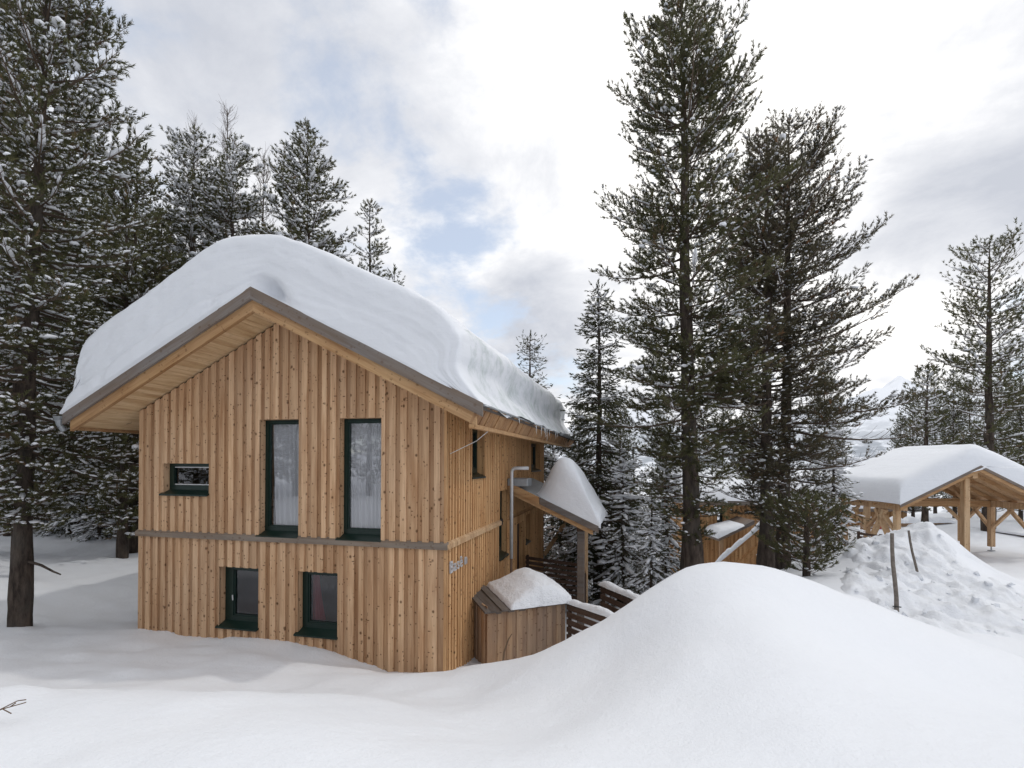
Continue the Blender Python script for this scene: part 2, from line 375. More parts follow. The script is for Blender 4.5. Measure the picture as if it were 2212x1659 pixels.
def chunks():
    import bmesh
    r = np.random.default_rng(5); bm = bmesh.new()
    for _ in range(130):
        u, v, d = r.uniform(1815, 2230), 0, r.uniform(9.6, 16.6); p = P(u, 1000, d); dd, xc = d, (u - 1106) / F_ * d
        e = max(0, min(1, (13.0 - d) / 3)) * max(0, min(1, (xc - 10.2) / 1.2))
        if r.random() < e * .9 or xc > 13.2: continue
        sz = .03 + .09 * r.random() ** 3; z = float(heap_z(np.array([p[0]]), np.array([p[1]]))[0]) + sz * .02
        rot = Matrix.Rotation(r.uniform(0, 6.28), 4, Vector(r.normal(size=3)).normalized())
        g_ = bmesh.ops.create_cube(bm, size=1, matrix=Matrix.Translation((p[0], p[1], z)) @ rot @ Matrix.Diagonal((sz * r.uniform(.8, 1.6), sz * r.uniform(.7, 1.2), sz * r.uniform(.5, 1), 1)))
        for w in g_['verts']: w.co += Vector(r.normal(0, sz * .16, 3))
    me = bpy.data.meshes.new('snow_blocks'); bm.to_mesh(me); bm.free(); me.polygons.foreach_set('use_smooth', [True] * len(me.polygons)); o = link('snow_blocks', me, M['snow_lump'], hp); o['kind'] = 'stuff'
    m = o.modifiers.new('bevel', 'BEVEL'); m.width = .018; m.segments = 2
chunks()
def yard_z(x, y):
    z = tz(x, y); d, xc = cam_frame(x, y)
    m = np.clip((xc - (10.0 - .0 * d)) / .7, 0, 1) * np.clip((d - 7.4) / .6, 0, 1) * np.clip((16.5 - d) / 1, 0, 1)
    o = np.array([.03 * fbm(a * .5, b * 1.6, 2.2, 2.2, 4) for a, b in zip(x, y)])
    return z + m * (.012 + np.clip(o, -.012, .1)) - (1 - m) * .12
c1 = P(2212, 1340, 11.5)
yd = link('road', grid_mesh('road', np.arange(c1[0] - 4.5, c1[0] + 9, .09), np.arange(c1[1] - 5.5, c1[1] + 6.5, .09), yard_z), M['snow_lump']); tag(yd, kind='structure')

# mountains beyond the valley
def mountain(name, u, v, dist, wid, seed, rock):
    pk = P(u, v, dist); n = 90
    ax = np.linspace(-1, 1, n); X, Y = np.meshgrid(ax, ax); h = pk[2] + 40
    r = np.sqrt(X ** 2 + Y ** 2); base = np.clip(1 - r, 0, 1) ** 1.15
    Z = np.array([mnoise.ridged_multi_fractal(Vector((a * 2.2 + seed, b * 2.2, seed)), .9, 2.1, 6, 1, 2) for a, b in zip(X.ravel(), Y.ravel())]).reshape(X.shape)
    z = h * base * (.72 + .16 * Z) / 1.0 - 40
    z *= pk[2] / max(z.max(), 1)
    v_ = np.stack([pk[0] + X.ravel() * wid, pk[1] + Y.ravel() * wid, z.ravel()], 1)
    i = (np.arange(n - 1)[None, :] + n * np.arange(n - 1)[:, None]).ravel()
    o = link(name, np_mesh(name, v_, None, np.stack([i, i + 1, i + 1 + n, i + n], 1), smooth=True), rock); tag(o, kind='structure'); return o
def rockmat():
    m, nt, out = mat('snowy_rock'); geo = nt.nodes.new('ShaderNodeNewGeometry'); tc = nt.nodes.new('ShaderNodeTexCoord').outputs['Object']
    sx = nt.nodes.new('ShaderNodeSeparateXYZ'); L(nt, geo.outputs['Normal'], sx.inputs[0])
    n = noise_(nt, tc, .0035, 9, .62); n2 = noise_(nt, tc, .012, 6, .65)
    k = math_(nt, 'ADD', sx.outputs[2], math_(nt, 'MULTIPLY', math_(nt, 'SUBTRACT', n, .5), .9))
    c = mixc(nt, mrange(nt, k, .55, .75), mixc(nt, n2, (.16, .18, .21), (.26, .28, .32)), (.80, .83, .88))
    sp = nt.nodes.new('ShaderNodeSeparateXYZ'); L(nt, tc, sp.inputs[0])
    woods = math_(nt, 'MULTIPLY', mrange(nt, sp.outputs[2], 60, 260, 1, 0), mrange(nt, n2, .4, .55))
    c = mixc(nt, math_(nt, 'MULTIPLY', woods, .7), c, (.16, .19, .225))
    bsdf(nt, out, c, .9, .1, n2, .5, 8); return m
M['rock'] = rockmat()
mountain('mountain', 1930, 812, 3000, 1500, 2.3, M['rock'])
mountain('mountain', 1400, 880, 3400, 1700, 5.1, M['rock'])
mountain('mountain', 2400, 860, 3300, 1500, 7.7, M['rock'])

# ------------------------------------------------------------------ clad walls
def strips(a0, a1, wmin, wmax, cuts, r):
    out = []; a = a0
    while a < a1 - 1e-6:
        b = min(a + r.uniform(wmin, wmax), a1)
        if a1 - b < wmin * .6: b = a1
        out.append((a, b)); a = b
    return out
def free_spans(a, b, z0, zt, ops):
    sp = [(z0, zt)]
    for (p, q, r, s) in ops:
        if b > p + 1e-4 and a < q - 1e-4:
            n = []
            for lo, hi in sp:
                if s <= lo or r >= hi: n.append((lo, hi)); continue
                if r > lo: n.append((lo, r))
                if s < hi: n.append((s, hi))
            sp = n
    return sp
def cladding(mb, pt, a0, a1, z0, ztop, ops, seed, w=(.17, .215), cover=.56, proud=.032, hang=0.0):
    """pt(a, z, off) maps wall coordinates to a point; board and batten: every second board laid over the joints"""
    r = random.Random(seed)
    edges = sorted({e for o in ops for e in o[:2] if a0 < e < a1})
    for (a, b) in strips(a0, a1, w[0], w[1], edges, r):
        c = a + (b - a) * cover
        for (p, q, off) in ((a, c, proud), (c, b, 0)):
            tint = r.random() * .55 if off else .42 + .58 * r.random()
            e = [p] + [x for x in edges if p < x < q] + [q]
            for s, t in zip(e[:-1], e[1:]):
                if t - s < .004: continue
                zt = min(ztop(s), ztop(t)); zz = z0 - (hang if off else 0)
                for lo, hi in free_spans(s, t, zz, zt, ops):
                    top_s, top_t = (ztop(s), ztop(t)) if abs(hi - zt) < 1e-6 else (hi, hi)
                    back = -.012
                    mb.hexa([pt(s, lo, off), pt(t, lo, off), pt(t, lo, back), pt(s, lo, back), pt(s, top_s, off), pt(t, top_t, off), pt(t, top_t, back), pt(s, top_s, back)], tint)
def sheet(mb, pt, a0, a1, z0, ztop, ops, off):
    """the wall behind the boards, openings left out"""
    xs = sorted({a0, a1, 3.2 if a0 < 3.2 < a1 else a0} | {e for o in ops for e in o[:2] if a0 < e < a1})
    for s, t in zip(xs[:-1], xs[1:]):
        zt = min(ztop(s), ztop(t))
        for lo, hi in free_spans(s, t, z0, zt, ops):
            ts, tt = (ztop(s), ztop(t)) if abs(hi - zt) < 1e-6 else (hi, hi)
            mb.quad(pt(s, lo, off), pt(t, lo, off), pt(t, tt, off), pt(s, ts, off), .5)
def reveal(mb, pt, o, d):
    a, b, z0, z1 = o; f = .0
    mb.quad(pt(a, z0, f), pt(a, z0, -d), pt(a, z1, -d), pt(a, z1, f), .2)
    mb.quad(pt(b, z0, -d), pt(b, z0, f), pt(b, z1, f), pt(b, z1, -d), .4)
    mb.quad(pt(a, z1, -d), pt(b, z1, -d), pt(b, z1, f), pt(a, z1, f), .6)
    mb.quad(pt(a, z0, f), pt(b, z0, f), pt(b, z0, -d), pt(a, z0, -d), .6)

def window(parent, pt, o, depth, frame=.075, left_extra=0, curtain=None, gl='glass', sill=True, sash=True, label=None):
    """frame set back in the opening; pane behind; sloping sheet sill in front"""
    a, b, z0, z1 = o; a += .004; b -= .004; z1 -= .003
    zb = z0 + .085
    mb = MB()
    def slab(p, q, r, s, f, bk): mb.hexa([pt(p, r, f), pt(q, r, f), pt(q, r, bk), pt(p, r, bk), pt(p, s, f), pt(q, s, f), pt(q, s, bk), pt(p, s, bk)], .5)
    fl = frame + left_extra; fd, bd = -depth, -depth - .07
    slab(a, a + fl, zb, z1, fd, bd); slab(b - frame, b, zb, z1, fd, bd); slab(a + fl, b - frame, z1 - frame, z1, fd, bd); slab(a + fl, b - frame, zb, zb + frame * 1.5, fd, bd)
    if sash:   # inner sash, a little back
        i0, i1, j0, j1 = a + fl, b - frame, zb + frame * 1.5, z1 - frame; w = .028; f2, b2 = fd - .016, bd - .006
        slab(i0, i0 + w, j0, j1, f2, b2); slab(i1 - w, i1, j0, j1, f2, b2); slab(i0 + w, i1 - w, j1 - w, j1, f2, b2); slab(i0 + w, i1 - w, j0, j0 + w, f2, b2)
    w_ = mb.build('window', M['green'], parent)
    if label: w_['label'] = label
    p = MB(); g0, g1, h0, h1 = a + fl, b - frame, zb + frame * 1.5, z1 - frame
    p.quad(pt(g0, h0, fd - .04), pt(g1, h0, fd - .04), pt(g1, h1, fd - .04), pt(g0, h1, fd - .04)); p.build('pane', M[gl], w_)
    if sill:
        s = MB(); e = .05; fo = .062
        s.hexa([pt(a - e, z0 - .025, fo), pt(b + e * .3, z0 - .025, fo), pt(b + e * .3, z0 - .004, 0), pt(a - e, z0 - .004, 0), pt(a - e, z0 + .004, fo), pt(b + e * .3, z0 + .004, fo), pt(b + e * .3, z0 + .03, 0), pt(a - e, z0 + .03, 0)], .5)
        s.hexa([pt(a, z0 + .003, 0), pt(b, z0 + .003, 0), pt(b, z0 + .02, -depth), pt(a, z0 + .02, -depth), pt(a, z0 + .03, 0), pt(b, z0 + .03, 0), pt(b, zb, -depth), pt(a, zb, -depth)], .5)
        s.build('sill', M['green'], w_)
    return w_, (g0, g1, h0, h1)
def drape(parent, pt, a0, a1, b0, b1, z0, z1, off, m, folds=7, amp=.035):
    """hanging cloth with folds; a0..a1 at the top, b0..b1 at the foot"""
    n = 60; mb_v = []; q = []
    rows = 8
    for j in range(rows + 1):
        t = j / rows; l = a0 + (b0 - a0) * t ** 1.5; r_ = a1 + (b1 - a1) * t ** 1.5
        for i in range(n + 1):
            s = i / n; mb_v.append(pt(l + (r_ - l) * s, z1 + (z0 - z1) * t, off + amp * math.sin(s * folds * 6.283 + 1.3 * math.sin(s * 9)) * (.5 + .5 * t)))
    for j in range(rows):
        for i in range(n): k = j * (n + 1) + i; q.append((k, k + 1, k + n + 2, k + n + 1))
    return link('curtain', np_mesh('curtain', mb_v, None, q, smooth=True), m, parent)

# ------------------------------------------------------------------ the chalet
W, DEP, ZB = 6.4, 9.7, 2.83
APX, APZ, EVZ, OV = 3.2, 7.25, 5.2, -.8
SL = (APZ - EVZ) / (7.28 - 3.2)
def roof_z(x): return APZ - abs(x - APX) * SL
ch = empty('chalet', (0, 0, .7), 0, 'two storey larch clad chalet with dark green windows under deep roof snow', 'house')
def sub(p, name, z=.7):   # meshes are written in world metres; parented things keep them there
    return p
ptF = lambda a, z, off: (a, -off, z - .7)
ptS = lambda a, z, off: (W + off, a, z - .7)
ptL = lambda a, z, off: (-off, a, z - .7)
def ptB(a, z, off): return (a, DEP + off, z - .7)
def loc(p): return (p[0], p[1], p[2] - .7)
TALL1, TALL2, SMALL, LOW1, LOW2 = (2.76, 3.57, 2.93, 5.08), (4.41, 5.23, 2.93, 5.08), (.565, 1.62, 3.66, 4.26), (1.89, 2.735, 1.19, 2.32), (3.575, 4.395, 1.18, 2.32)
opsF = [TALL1, TALL2, SMALL, LOW1, LOW2]
under = lambda x: roof_z(x) - .36
mb = MB(); cladding(mb, ptF, 0, W, ZB + .13, under, opsF, 3, hang=.018); cladding(mb, ptF, 0, W, -.4, lambda x: ZB, opsF, 4)
for o in opsF: reveal(mb, ptF, o, .15)
sheet(mb, ptF, .002, W - .002, -.4, under, opsF, -.014)
mb.build('front_wall', M['clad'], ch)
SW1, SW2, STW, DOOR, SW3 = (1.42, 2.25, 4.0, 5.0), (7.38, 8.9, 4.02, 4.9), (3.54, 4.35, 2.0, 3.62), (5.41, 6.38, .4, 2.62), (6.55, 7.2, 1.9, 2.75)
opsS = [SW1, SW2, STW, DOOR, SW3]
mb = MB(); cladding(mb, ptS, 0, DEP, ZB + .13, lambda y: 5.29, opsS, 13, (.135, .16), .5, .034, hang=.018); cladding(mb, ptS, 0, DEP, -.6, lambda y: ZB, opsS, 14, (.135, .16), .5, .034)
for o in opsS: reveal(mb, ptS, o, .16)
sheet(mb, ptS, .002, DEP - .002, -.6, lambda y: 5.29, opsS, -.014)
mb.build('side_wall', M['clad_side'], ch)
mb = MB(); cladding(mb, ptL, 0, DEP, -.6, lambda y: 5.29, [], 23); sheet(mb, ptL, 0, DEP, -.6, lambda y: 5.29, [], -.014); mb.build('side_wall', M['clad'], ch)
mb = MB(); cladding(mb, ptB, 0, W, -1.2, under, [], 33); sheet(mb, ptB, 0, W, -1.2, under, [], -.014); mb.build('rear_wall', M['clad'], ch)
# corner boards, floor and a dark partition inside so the rooms have depth
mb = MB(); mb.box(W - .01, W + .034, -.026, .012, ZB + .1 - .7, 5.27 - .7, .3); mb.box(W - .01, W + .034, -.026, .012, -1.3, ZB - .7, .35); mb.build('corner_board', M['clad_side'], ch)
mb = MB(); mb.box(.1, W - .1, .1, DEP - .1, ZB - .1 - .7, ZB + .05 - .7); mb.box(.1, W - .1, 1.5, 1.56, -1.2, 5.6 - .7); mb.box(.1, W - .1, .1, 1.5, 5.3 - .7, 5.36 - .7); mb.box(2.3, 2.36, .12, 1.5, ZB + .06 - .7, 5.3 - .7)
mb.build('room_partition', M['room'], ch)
# ledge between the storeys, its top bevelled
mb = MB()
mb.hexa([loc(p) for p in ((-.05, -.065, ZB), (W + .07, -.065, ZB), (W + .07, .0, ZB), (-.05, .0, ZB), (-.05, -.065, ZB + .085), (W + .07, -.065, ZB + .085), (W + .07, .0, ZB + .128), (-.05, .0, ZB + .128))])
mb.build('ledge_board', M['ledge'], ch)
mb = MB()
mb.hexa([loc(p) for p in ((W + .034, .002, ZB + .002), (W + .073, -.063, ZB + .002), (W + .085, 3.52, ZB + .002), (W + .0, 3.52, ZB + .002), (W + .034, .002, ZB + .126), (W + .073, -.063, ZB + .083), (W + .085, 3.52, ZB + .083), (W + .0, 3.52, ZB + .126))], .4)
mb.build('ledge_board', M['beam'], ch)
w_, gl = window(ch, ptF, TALL1, .13, .05, .02); drape(w_, ptF, gl[0] + .02, gl[1], gl[0] + .10, gl[1], gl[2], gl[3], -.235, M['curtain'], 6)
w_, gl = window(ch, ptF, TALL2, .13, .05, .02); drape(w_, ptF, gl[0], gl[1], gl[0] + .03, gl[1], gl[2], gl[3], -.235, M['curtain'], 7)
w_, gl = window(ch, ptF, SMALL, .13, .06, .05, gl='glass_dark', sash=False)
mb = MB()
for z in (gl[2] + .012, gl[3] - .012): mb.box(gl[0], gl[1], .15, .158, z - .009 - .7, z + .009 - .7)
mb.build('blind_rail', M['white_strip'], w_)
w_, gl = window(ch, ptF, LOW1, .13, .06, .12, gl='glass_dark', label='lower window with a red curtain drawn to its right side'); drape(w_, ptF, gl[1] - .10, gl[1], gl[1] - .13, gl[1], gl[2], gl[3], -.30, M['red_curtain'], 3)
mb = MB(); mb.tube([(LOW1[0] + .185, .115, 1.66 - .7), (LOW1[0] + .185, .105, 1.76 - .7)], .012, 8); mb.build('handle', M['pipe'], w_)
w_, gl = window(ch, ptF, LOW2, .13, .06, .05, gl='glass_dark', label='lower window with a red curtain drawn to its left side'); drape(w_, ptF, gl[0], gl[0] + .12, gl[0], gl[0] + .27, gl[2], gl[3], -.30, M['red_curtain'], 4)
for o in (SW1, SW2, STW, SW3): window(ch, ptS, o, .13, .06, gl='glass_dark')
mb = MB(); mb.hexa([ptS(DOOR[0], .4, -.13), ptS(DOOR[1], .4, -.13), ptS(DOOR[1], .4, -.18), ptS(DOOR[0], .4, -.18), ptS(DOOR[0], 2.6, -.13), ptS(DOOR[1], 2.6, -.13), ptS(DOOR[1], 2.6, -.18), ptS(DOOR[0], 2.6, -.18)])
dr = mb.build('door', M['dark_slats'], ch)
mb = MB(); mb.tube([ptS(DOOR[0] + .12, 1.5, -.06), ptS(DOOR[0] + .12, 1.9, -.06)], .015, 8); mb.build('handle', M['pipe'], dr)

# roof: boarded slab, grey verge boards, planed barge boards, soffit, boarded eave, gutter
YB = 11.9
def slope_box(mb, x0, x1, y0, y1, t0, t1, tint=None):   # slab between heights t0..t1 below the roof plane
    z = lambda x, t: roof_z(x) - t - .7
    mb.hexa([(x0, y0, z(x0, t1)), (x1, y0, z(x1, t1)), (x1, y1, z(x1, t1)), (x0, y1, z(x0, t1)), (x0, y0, z(x0, t0)), (x1, y0, z(x1, t0)), (x1, y1, z(x1, t0)), (x0, y1, z(x0, t0))], tint)
mb = MB(); slope_box(mb, -.86, APX, OV + .06, YB - .06, .004, .10); slope_box(mb, APX, 7.26, OV + .06, YB - .06, .004, .10); rf = mb.build('roof', M['grey_roof'], ch)
TH = math.atan(SL)
for a, b in ((-.9, APX), (APX, 7.29)):
    fr = Matrix.Translation((a, 0, roof_z(a) - .7)) @ Matrix.Rotation(-TH if a < 0 else TH, 4, 'Y')
    mb = MB(); slope_box(mb, a, b, OV, OV + .05, -.012, .20); mb.build('verge_board', M['grey_wood'], rf, frame=fr)
    mb = MB(); slope_box(mb, a + (.12 if a < 0 else 0), b - (.12 if a > 0 else 0), OV + .055, OV + .13, .17, .39); mb.build('barge_board', M['beamX'], rf, frame=fr)
    mb = MB(); slope_box(mb, a, b, YB - .05, YB, -.012, .22); mb.build('verge_board', M['grey_wood'], rf, frame=fr)
mb = MB(); r_ = random.Random(77); x = -.74
while x < 7.13 - .01:
    x2 = min(x + .105, 7.13); x2 = APX if x < APX < x2 else x2; tn = r_.random()
    slope_box(mb, x, x2 - .005, OV + .135, .03, .30, .325, tn)
    if x2 < .02 or x > W: slope_box(mb, x, x2 - .005, .03, YB - .05, .30, .325, tn)
    x = x2
slope_box(mb, -.74, APX, OV + .135, .03, .27, .296, .5); slope_box(mb, APX, 7.13, OV + .135, .03, .27, .296, .5)
mb.build('soffit', M['soffit'], rf)
# left eave: horizontal boarded soffit edge and gutter
mb = MB(); mb.hexa([loc(p) for p in ((-.78, OV + .1, roof_z(-.78) - .37), (-.74, OV + .1, roof_z(-.74) - .37), (-.74, YB - .05, roof_z(-.74) - .37), (-.78, YB - .05, roof_z(-.78) - .37), (-.86, OV + .1, roof_z(-.86) - .02), (-.82, OV + .1, roof_z(-.82) - .02), (-.82, YB - .05, roof_z(-.82) - .02), (-.86, YB - .05, roof_z(-.86) - .02))]); mb.build('eave_board', M['beamX'], rf)
def gutter(x, y0, y1, z, r, parent):
    mb = MB(); n = 10; rings = []
    for y in (y0, y1):
        rings.append([(x + r * math.cos(math.pi + math.pi * k / n), y, z - .7 + r * math.sin(math.pi + math.pi * k / n)) for k in range(n + 1)])
    for k in range(n): mb.quad(rings[0][k], rings[0][k + 1], rings[1][k + 1], rings[1][k], .5)
    mb._add(rings[0], [tuple(range(n + 1))], .5)
    return mb.build('gutter', M['zinc'], parent)
gutter(-.98, OV - .04, YB, EVZ - .06, .085, rf)
mb = MB(); mb.tube([loc((-.99, OV + .02, EVZ - .13)), loc((-.99, OV + .02, EVZ - .22)), loc((-.93, OV + .06, EVZ - .34))], [.075, .05, .045], 10); mb.build('downpipe', M['zinc'], rf)
# right eave: short upright boards leaning in, a bottom trim, then the gutter on the far part
mb = MB(); y = OV + .05; r_ = random.Random(5)
while y < YB - .1:
    y2 = min(y + r_.uniform(.13, .17), YB - .1); t = .018 if r_.random() < .5 else .0
    mb.hexa([loc(p) for p in ((7.11 + t, y, 4.90), (7.11 + t, y2, 4.90), (7.07, y2, 4.90), (7.07, y, 4.90), (7.26 + t, y, 5.185), (7.26 + t, y2, 5.185), (7.2, y2, 5.185), (7.2, y, 5.185))], r_.random()); y = y2 + .003
mb.build('eave_board', M['fascia_wet'], rf)
mb = MB(); mb.box(7.06, 7.145, OV + .06, YB - .1, 4.83 - .7, 4.895 - .7, .3); mb.build('eave_trim', M['beamX'], rf)
gutter(7.33, 7.6, YB + .05, EVZ - .0, .075, rf)
mb = MB(); mb.box(7.24, 7.30, OV + .05, 7.6, EVZ - .03 - .7, EVZ - .004 - .7); mb.build('drip_edge', M['zinc'], rf)
# icicles along the right eave
def ice():
    m, nt, out = mat('icicle_ice'); g = N(nt, 'ShaderNodeBsdfPrincipled', Roughness=.1); g.inputs['Base Color'].default_value = (.9, .93, .95, 1); g.inputs['Transmission Weight'].default_value = .6; L(nt, g.outputs[0], out.inputs[0]); return m
M['ice'] = ice()
for y in (1.6, 3.4, 4.1, 4.5, 4.65, 4.9, 5.3, 6.4, 6.7):
    mb = MB(); l = r_.uniform(.1, .34); mb.tube([loc((7.32, y, EVZ - .02)), loc((7.325, y, EVZ - .02 - l * .5)), loc((7.33, y, EVZ - .02 - l))], [.014, .009, .002], 6); mb.build('icicle', M['ice'], rf)

# porch roof on the right wall, posts, rear balcony
PX, PZ = 8.67, 2.77; PY0, PY1 = 4.25, 7.6; PS = (3.82 - PZ) / (PX - W)
pz = lambda x: 3.82 - (x - W) * PS
def pslab(mb, x0, x1, y0, y1, t0, t1, tint=None):
    z = lambda x, t: pz(x) - t - .7
    mb.hexa([(x0, y0, z(x0, t1)), (x1, y0, z(x1, t1)), (x1, y1, z(x1, t1)), (x0, y1, z(x0, t1)), (x0, y0, z(x0, t0)), (x1, y0, z(x1, t0)), (x1, y1, z(x1, t0)), (x0, y1, z(x0, t0))], tint)
mb = MB(); pslab(mb, W + .03, PX, PY0 + .05, PY1, .002, .07); pr = mb.build('porch_roof', M['zinc'], ch)
mb = MB(); pslab(mb, 7.25, PX + .02, PY0, PY0 + .045, -.015, .15, .8); mb.build('verge_board', M['grey_wood'], pr)
mb = MB(); pslab(mb, W + .04, 7.24, PY0 + .002, PY0 + .045, -.012, .17, .5); pslab(mb, W + .04, PX - .12, PY0 + .05, PY0 + .13, .13, .27, .2); mb.build('barge_board', M['beamX'], pr)
mb = MB()
for y in (4.9, 5.7, 6.5, 7.3): pslab(mb, W + .04, PX - .1, y, y + .1, .07, .22, .6)
mb.box(8.15, 8.32, PY0 + .14, PY1, 2.62 - .7, 2.79 - .7); mb.build('rafter', M['dark_slats'], pr)
mb = MB(); mb.box(W + .03, W + .55, PY0 + .0, PY0 + .55, 3.70 - .7, 3.90 - .7); mb.build('flashing', M['zinc'], pr, bevel=.02)
mb = MB(); mb.box(8.16, 8.33, 4.42, 4.59, .2 - .7, 2.62 - .7, .9); mb.build('porch_post', M['grey_wood'], ch, bevel=.006)
mb = MB(); mb.box(8.13, 8.29, 5.85, 6.01, -.2 - .7, 2.62 - .7, .1); mb.build('porch_post', M['beam'], ch, bevel=.006)
mb = MB(); mb.bar(loc((8.23, 5.93, 1.15)), loc((8.23, 5.45, 1.85)), .07, .09); mb.build('brace', M['beam'], ch)
mb = MB(); mb.bar(loc((W + .06, 9.62, 1.05)), loc((7.35, 9.62, 2.45)), .12, .14); mb.build('brace', M['beam'], ch)
mb = MB(); mb.box(W, 8.45, 9.75, 11.8, 2.45 - .7, 2.6 - .7); bl = mb.build('balcony', M['beam'], ch)
mb = MB()
for k in range(12): mb.box(8.40, 8.43, 9.8, 11.8, 2.64 + k * .085 - .7, 2.70 + k * .085 - .7); mb.box(W + .05, 8.38, 9.78, 9.81, 2.64 + k * .085 - .7, 2.70 + k * .085 - .7)
mb.build('railing', M['grey_wood'], bl)
mb = MB(); mb.tube([loc(p) for p in ((W + .1, 9.8, 3.84), (8.3, 9.8, 3.84), (8.42, 9.92, 3.84), (8.42, 11.8, 3.84))], .04, 8); mb.build('handrail', M['zinc'], bl)
mb = MB(); mb.box(8.2, 8.46, 9.85, 11.5, 3.66 - .7, 3.74 - .7); mb.build('railing_snow', M['snow_twig'], bl, bevel=.03)
# flue pipe with a bent head in front of the porch roof
mb = MB(); pts = [(6.60, 4.02, 1.95), (6.60, 4.02, 4.06)] + [(6.60 + .1 - .1 * math.cos(t), 4.02, 4.06 + .1 * math.sin(t)) for t in np.linspace(.3, 1.57, 5)] + [(7.02, 4.02, 4.16)]
mb.tube([loc(p) for p in pts], .042, 14); fl = mb.build('flue_pipe', M['pipe'], ch, smooth=True)
mb = MB(); mb.tube([loc((6.60, 4.02, .7)), loc((6.60, 4.02, 1.96))], .03, 12); mb.build('pipe_foot', M['rust'], fl, smooth=True)
mb = MB(); mb.tube([loc(p) for p in ((W + .04, .12, 4.45), (6.9, .16, 4.67), (7.10, .2, 4.84))], .006, 6); mb.build('cable', M['rope'], ch)
# house name on the side wall
sg = empty('house_sign'); sg.matrix_world = Matrix(((0, 0, 1, W + .05), (1, 0, 0, .10), (0, 1, 0, 2.40), (0, 0, 0, 1))); ax_ = 0
for c_, adv in (('B', .205), ('a', .17), ('s', .155), ('\u00ea', .17), (' ', .09), ('n', .17)):
    if c_ != ' ':
        cu = bpy.data.curves.new('letter', 'FONT'); cu.body = c_; cu.size = .30; cu.extrude = .012
        tmp = bpy.data.objects.new('letter_curve', cu); COL.objects.link(tmp); bpy.context.view_layer.update()
        me = bpy.data.meshes.new_from_object(tmp.evaluated_get(bpy.context.evaluated_depsgraph_get())); bpy.data.objects.remove(tmp); bpy.data.curves.remove(cu)
        me.materials.clear(); lt = link('letter', me, M['letter'], sg); lt.location = (ax_, 0, 0)
    ax_ += adv
tag(sg, 'silver house name letters on the right hand timber wall below the ledge', 'sign')

# ------------------------------------------------------------------ snow loads
def resample(pts, n):
    p = np.array(pts, float); d = np.r_[0, np.cumsum(np.hypot(*np.diff(p, axis=0).T))]
    # Catmull-Rom through the points
    t = np.linspace(0, d[-1], n); out = np.empty((n, 2))
    for k in range(n):
        i = int(np.clip(np.searchsorted(d, t[k]) - 1, 0, len(p) - 2)); s = (t[k] - d[i]) / (d[i + 1] - d[i])
        a, b, c, e = p[max(i - 1, 0)], p[i], p[i + 1], p[min(i + 2, len(p) - 1)]
        out[k] = .5 * (2 * b + (c - a) * s + (2 * a - 5 * b + 4 * c - e) * s * s + (3 * b - 3 * c + e - a) * s ** 3)
    return out
def snow_loft(name, prof, basez, rows, mats, label, cat, amp=.03, nscale=1.2, n=120, rough=None, matf=None, root=(0, 0, 0), bx=None, extra=None):
    """prof: outer curve (x, z); rows: (y, fraction of the height above the roof); lofted along y"""
    q = resample(prof, n); x0, x1 = (q[0, 0], q[-1, 0]) if bx is None else bx
    d = np.r_[0, np.cumsum(np.hypot(*np.diff(q, axis=0).T))]; s = d / d[-1]
    bxs = np.clip(x0 + (x1 - x0) * s * .35 + q[:, 0] * .65 - (x0 * .0), min(x0, x1), max(x0, x1)); bxs = np.maximum.accumulate(bxs)
    vs = []; R_ = len(rows)
    for (y, h) in rows:
        for k in range(n):
            b = np.array([bxs[k], basez(bxs[k]) - .015]); p = b + (q[k] - b) * h
            am = amp * (rough(s[k]) if rough else 1) * (.35 + .65 * h)
            nz = mnoise.noise_vector(Vector((p[0] * nscale, y * nscale, p[1] * nscale * 1.5))) * am + mnoise.noise_vector(Vector((p[0] * 4, y * 4, p[1] * 4))) * am * .3
            if h <= 0: nz = Vector((0, 0, 0))
            ey = extra(p[0], y, h, s[k])[0] if extra else 0
            vs.append((p[0] + nz[0] - root[0], y + ey + nz[1] * (.5 if extra and y < -.6 else 1) - root[1], p[1] + nz[2] - root[2]))
    q4 = []; mi = []
    for j in range(R_ - 1):
        for k in range(n - 1): a = j * n + k; q4.append((a, a + 1, a + n + 1, a + n)); mi.append(matf(s[k], j) if matf else 0)
    me = np_mesh(name, vs, None, q4, mat_quad=np.array(mi), smooth=True)
    o = link(name, me, mats); o.location = root; return tag(o, label, cat)
ry = lambda l: [tuple(onY(u, v, -.7)[[0, 2]]) for u, v in l]
prof = [(-.90, 5.20)] + ry([(146, 872), (172, 832), (192, 790), (189, 745), (214, 708), (300, 640), (400, 565), (470, 520), (520, 503), (580, 502), (650, 520), (760, 566), (900, 630), (960, 666)]) + [(6.86, 6.50), (6.97, 6.30), (6.93, 6.02), (6.90, 5.80), (7.03, 5.56), (7.26, 5.28), (7.31, 5.19)]
rows = [(-.79, 0)] + [(-.795 + .03 * h * h, h) for h in np.linspace(.03, .84, 30)] + [(-.765, .90), (-.745, .95), (-.69, .98), (-.56, .996), (-.3, 1.0)] + [(y, 1.0) for y in np.arange(.05, 11.2, .22)] + [(11.4, .98), (11.7, .9), (11.86, .7), (11.92, .4), (11.93, .1), (11.9, 0)]
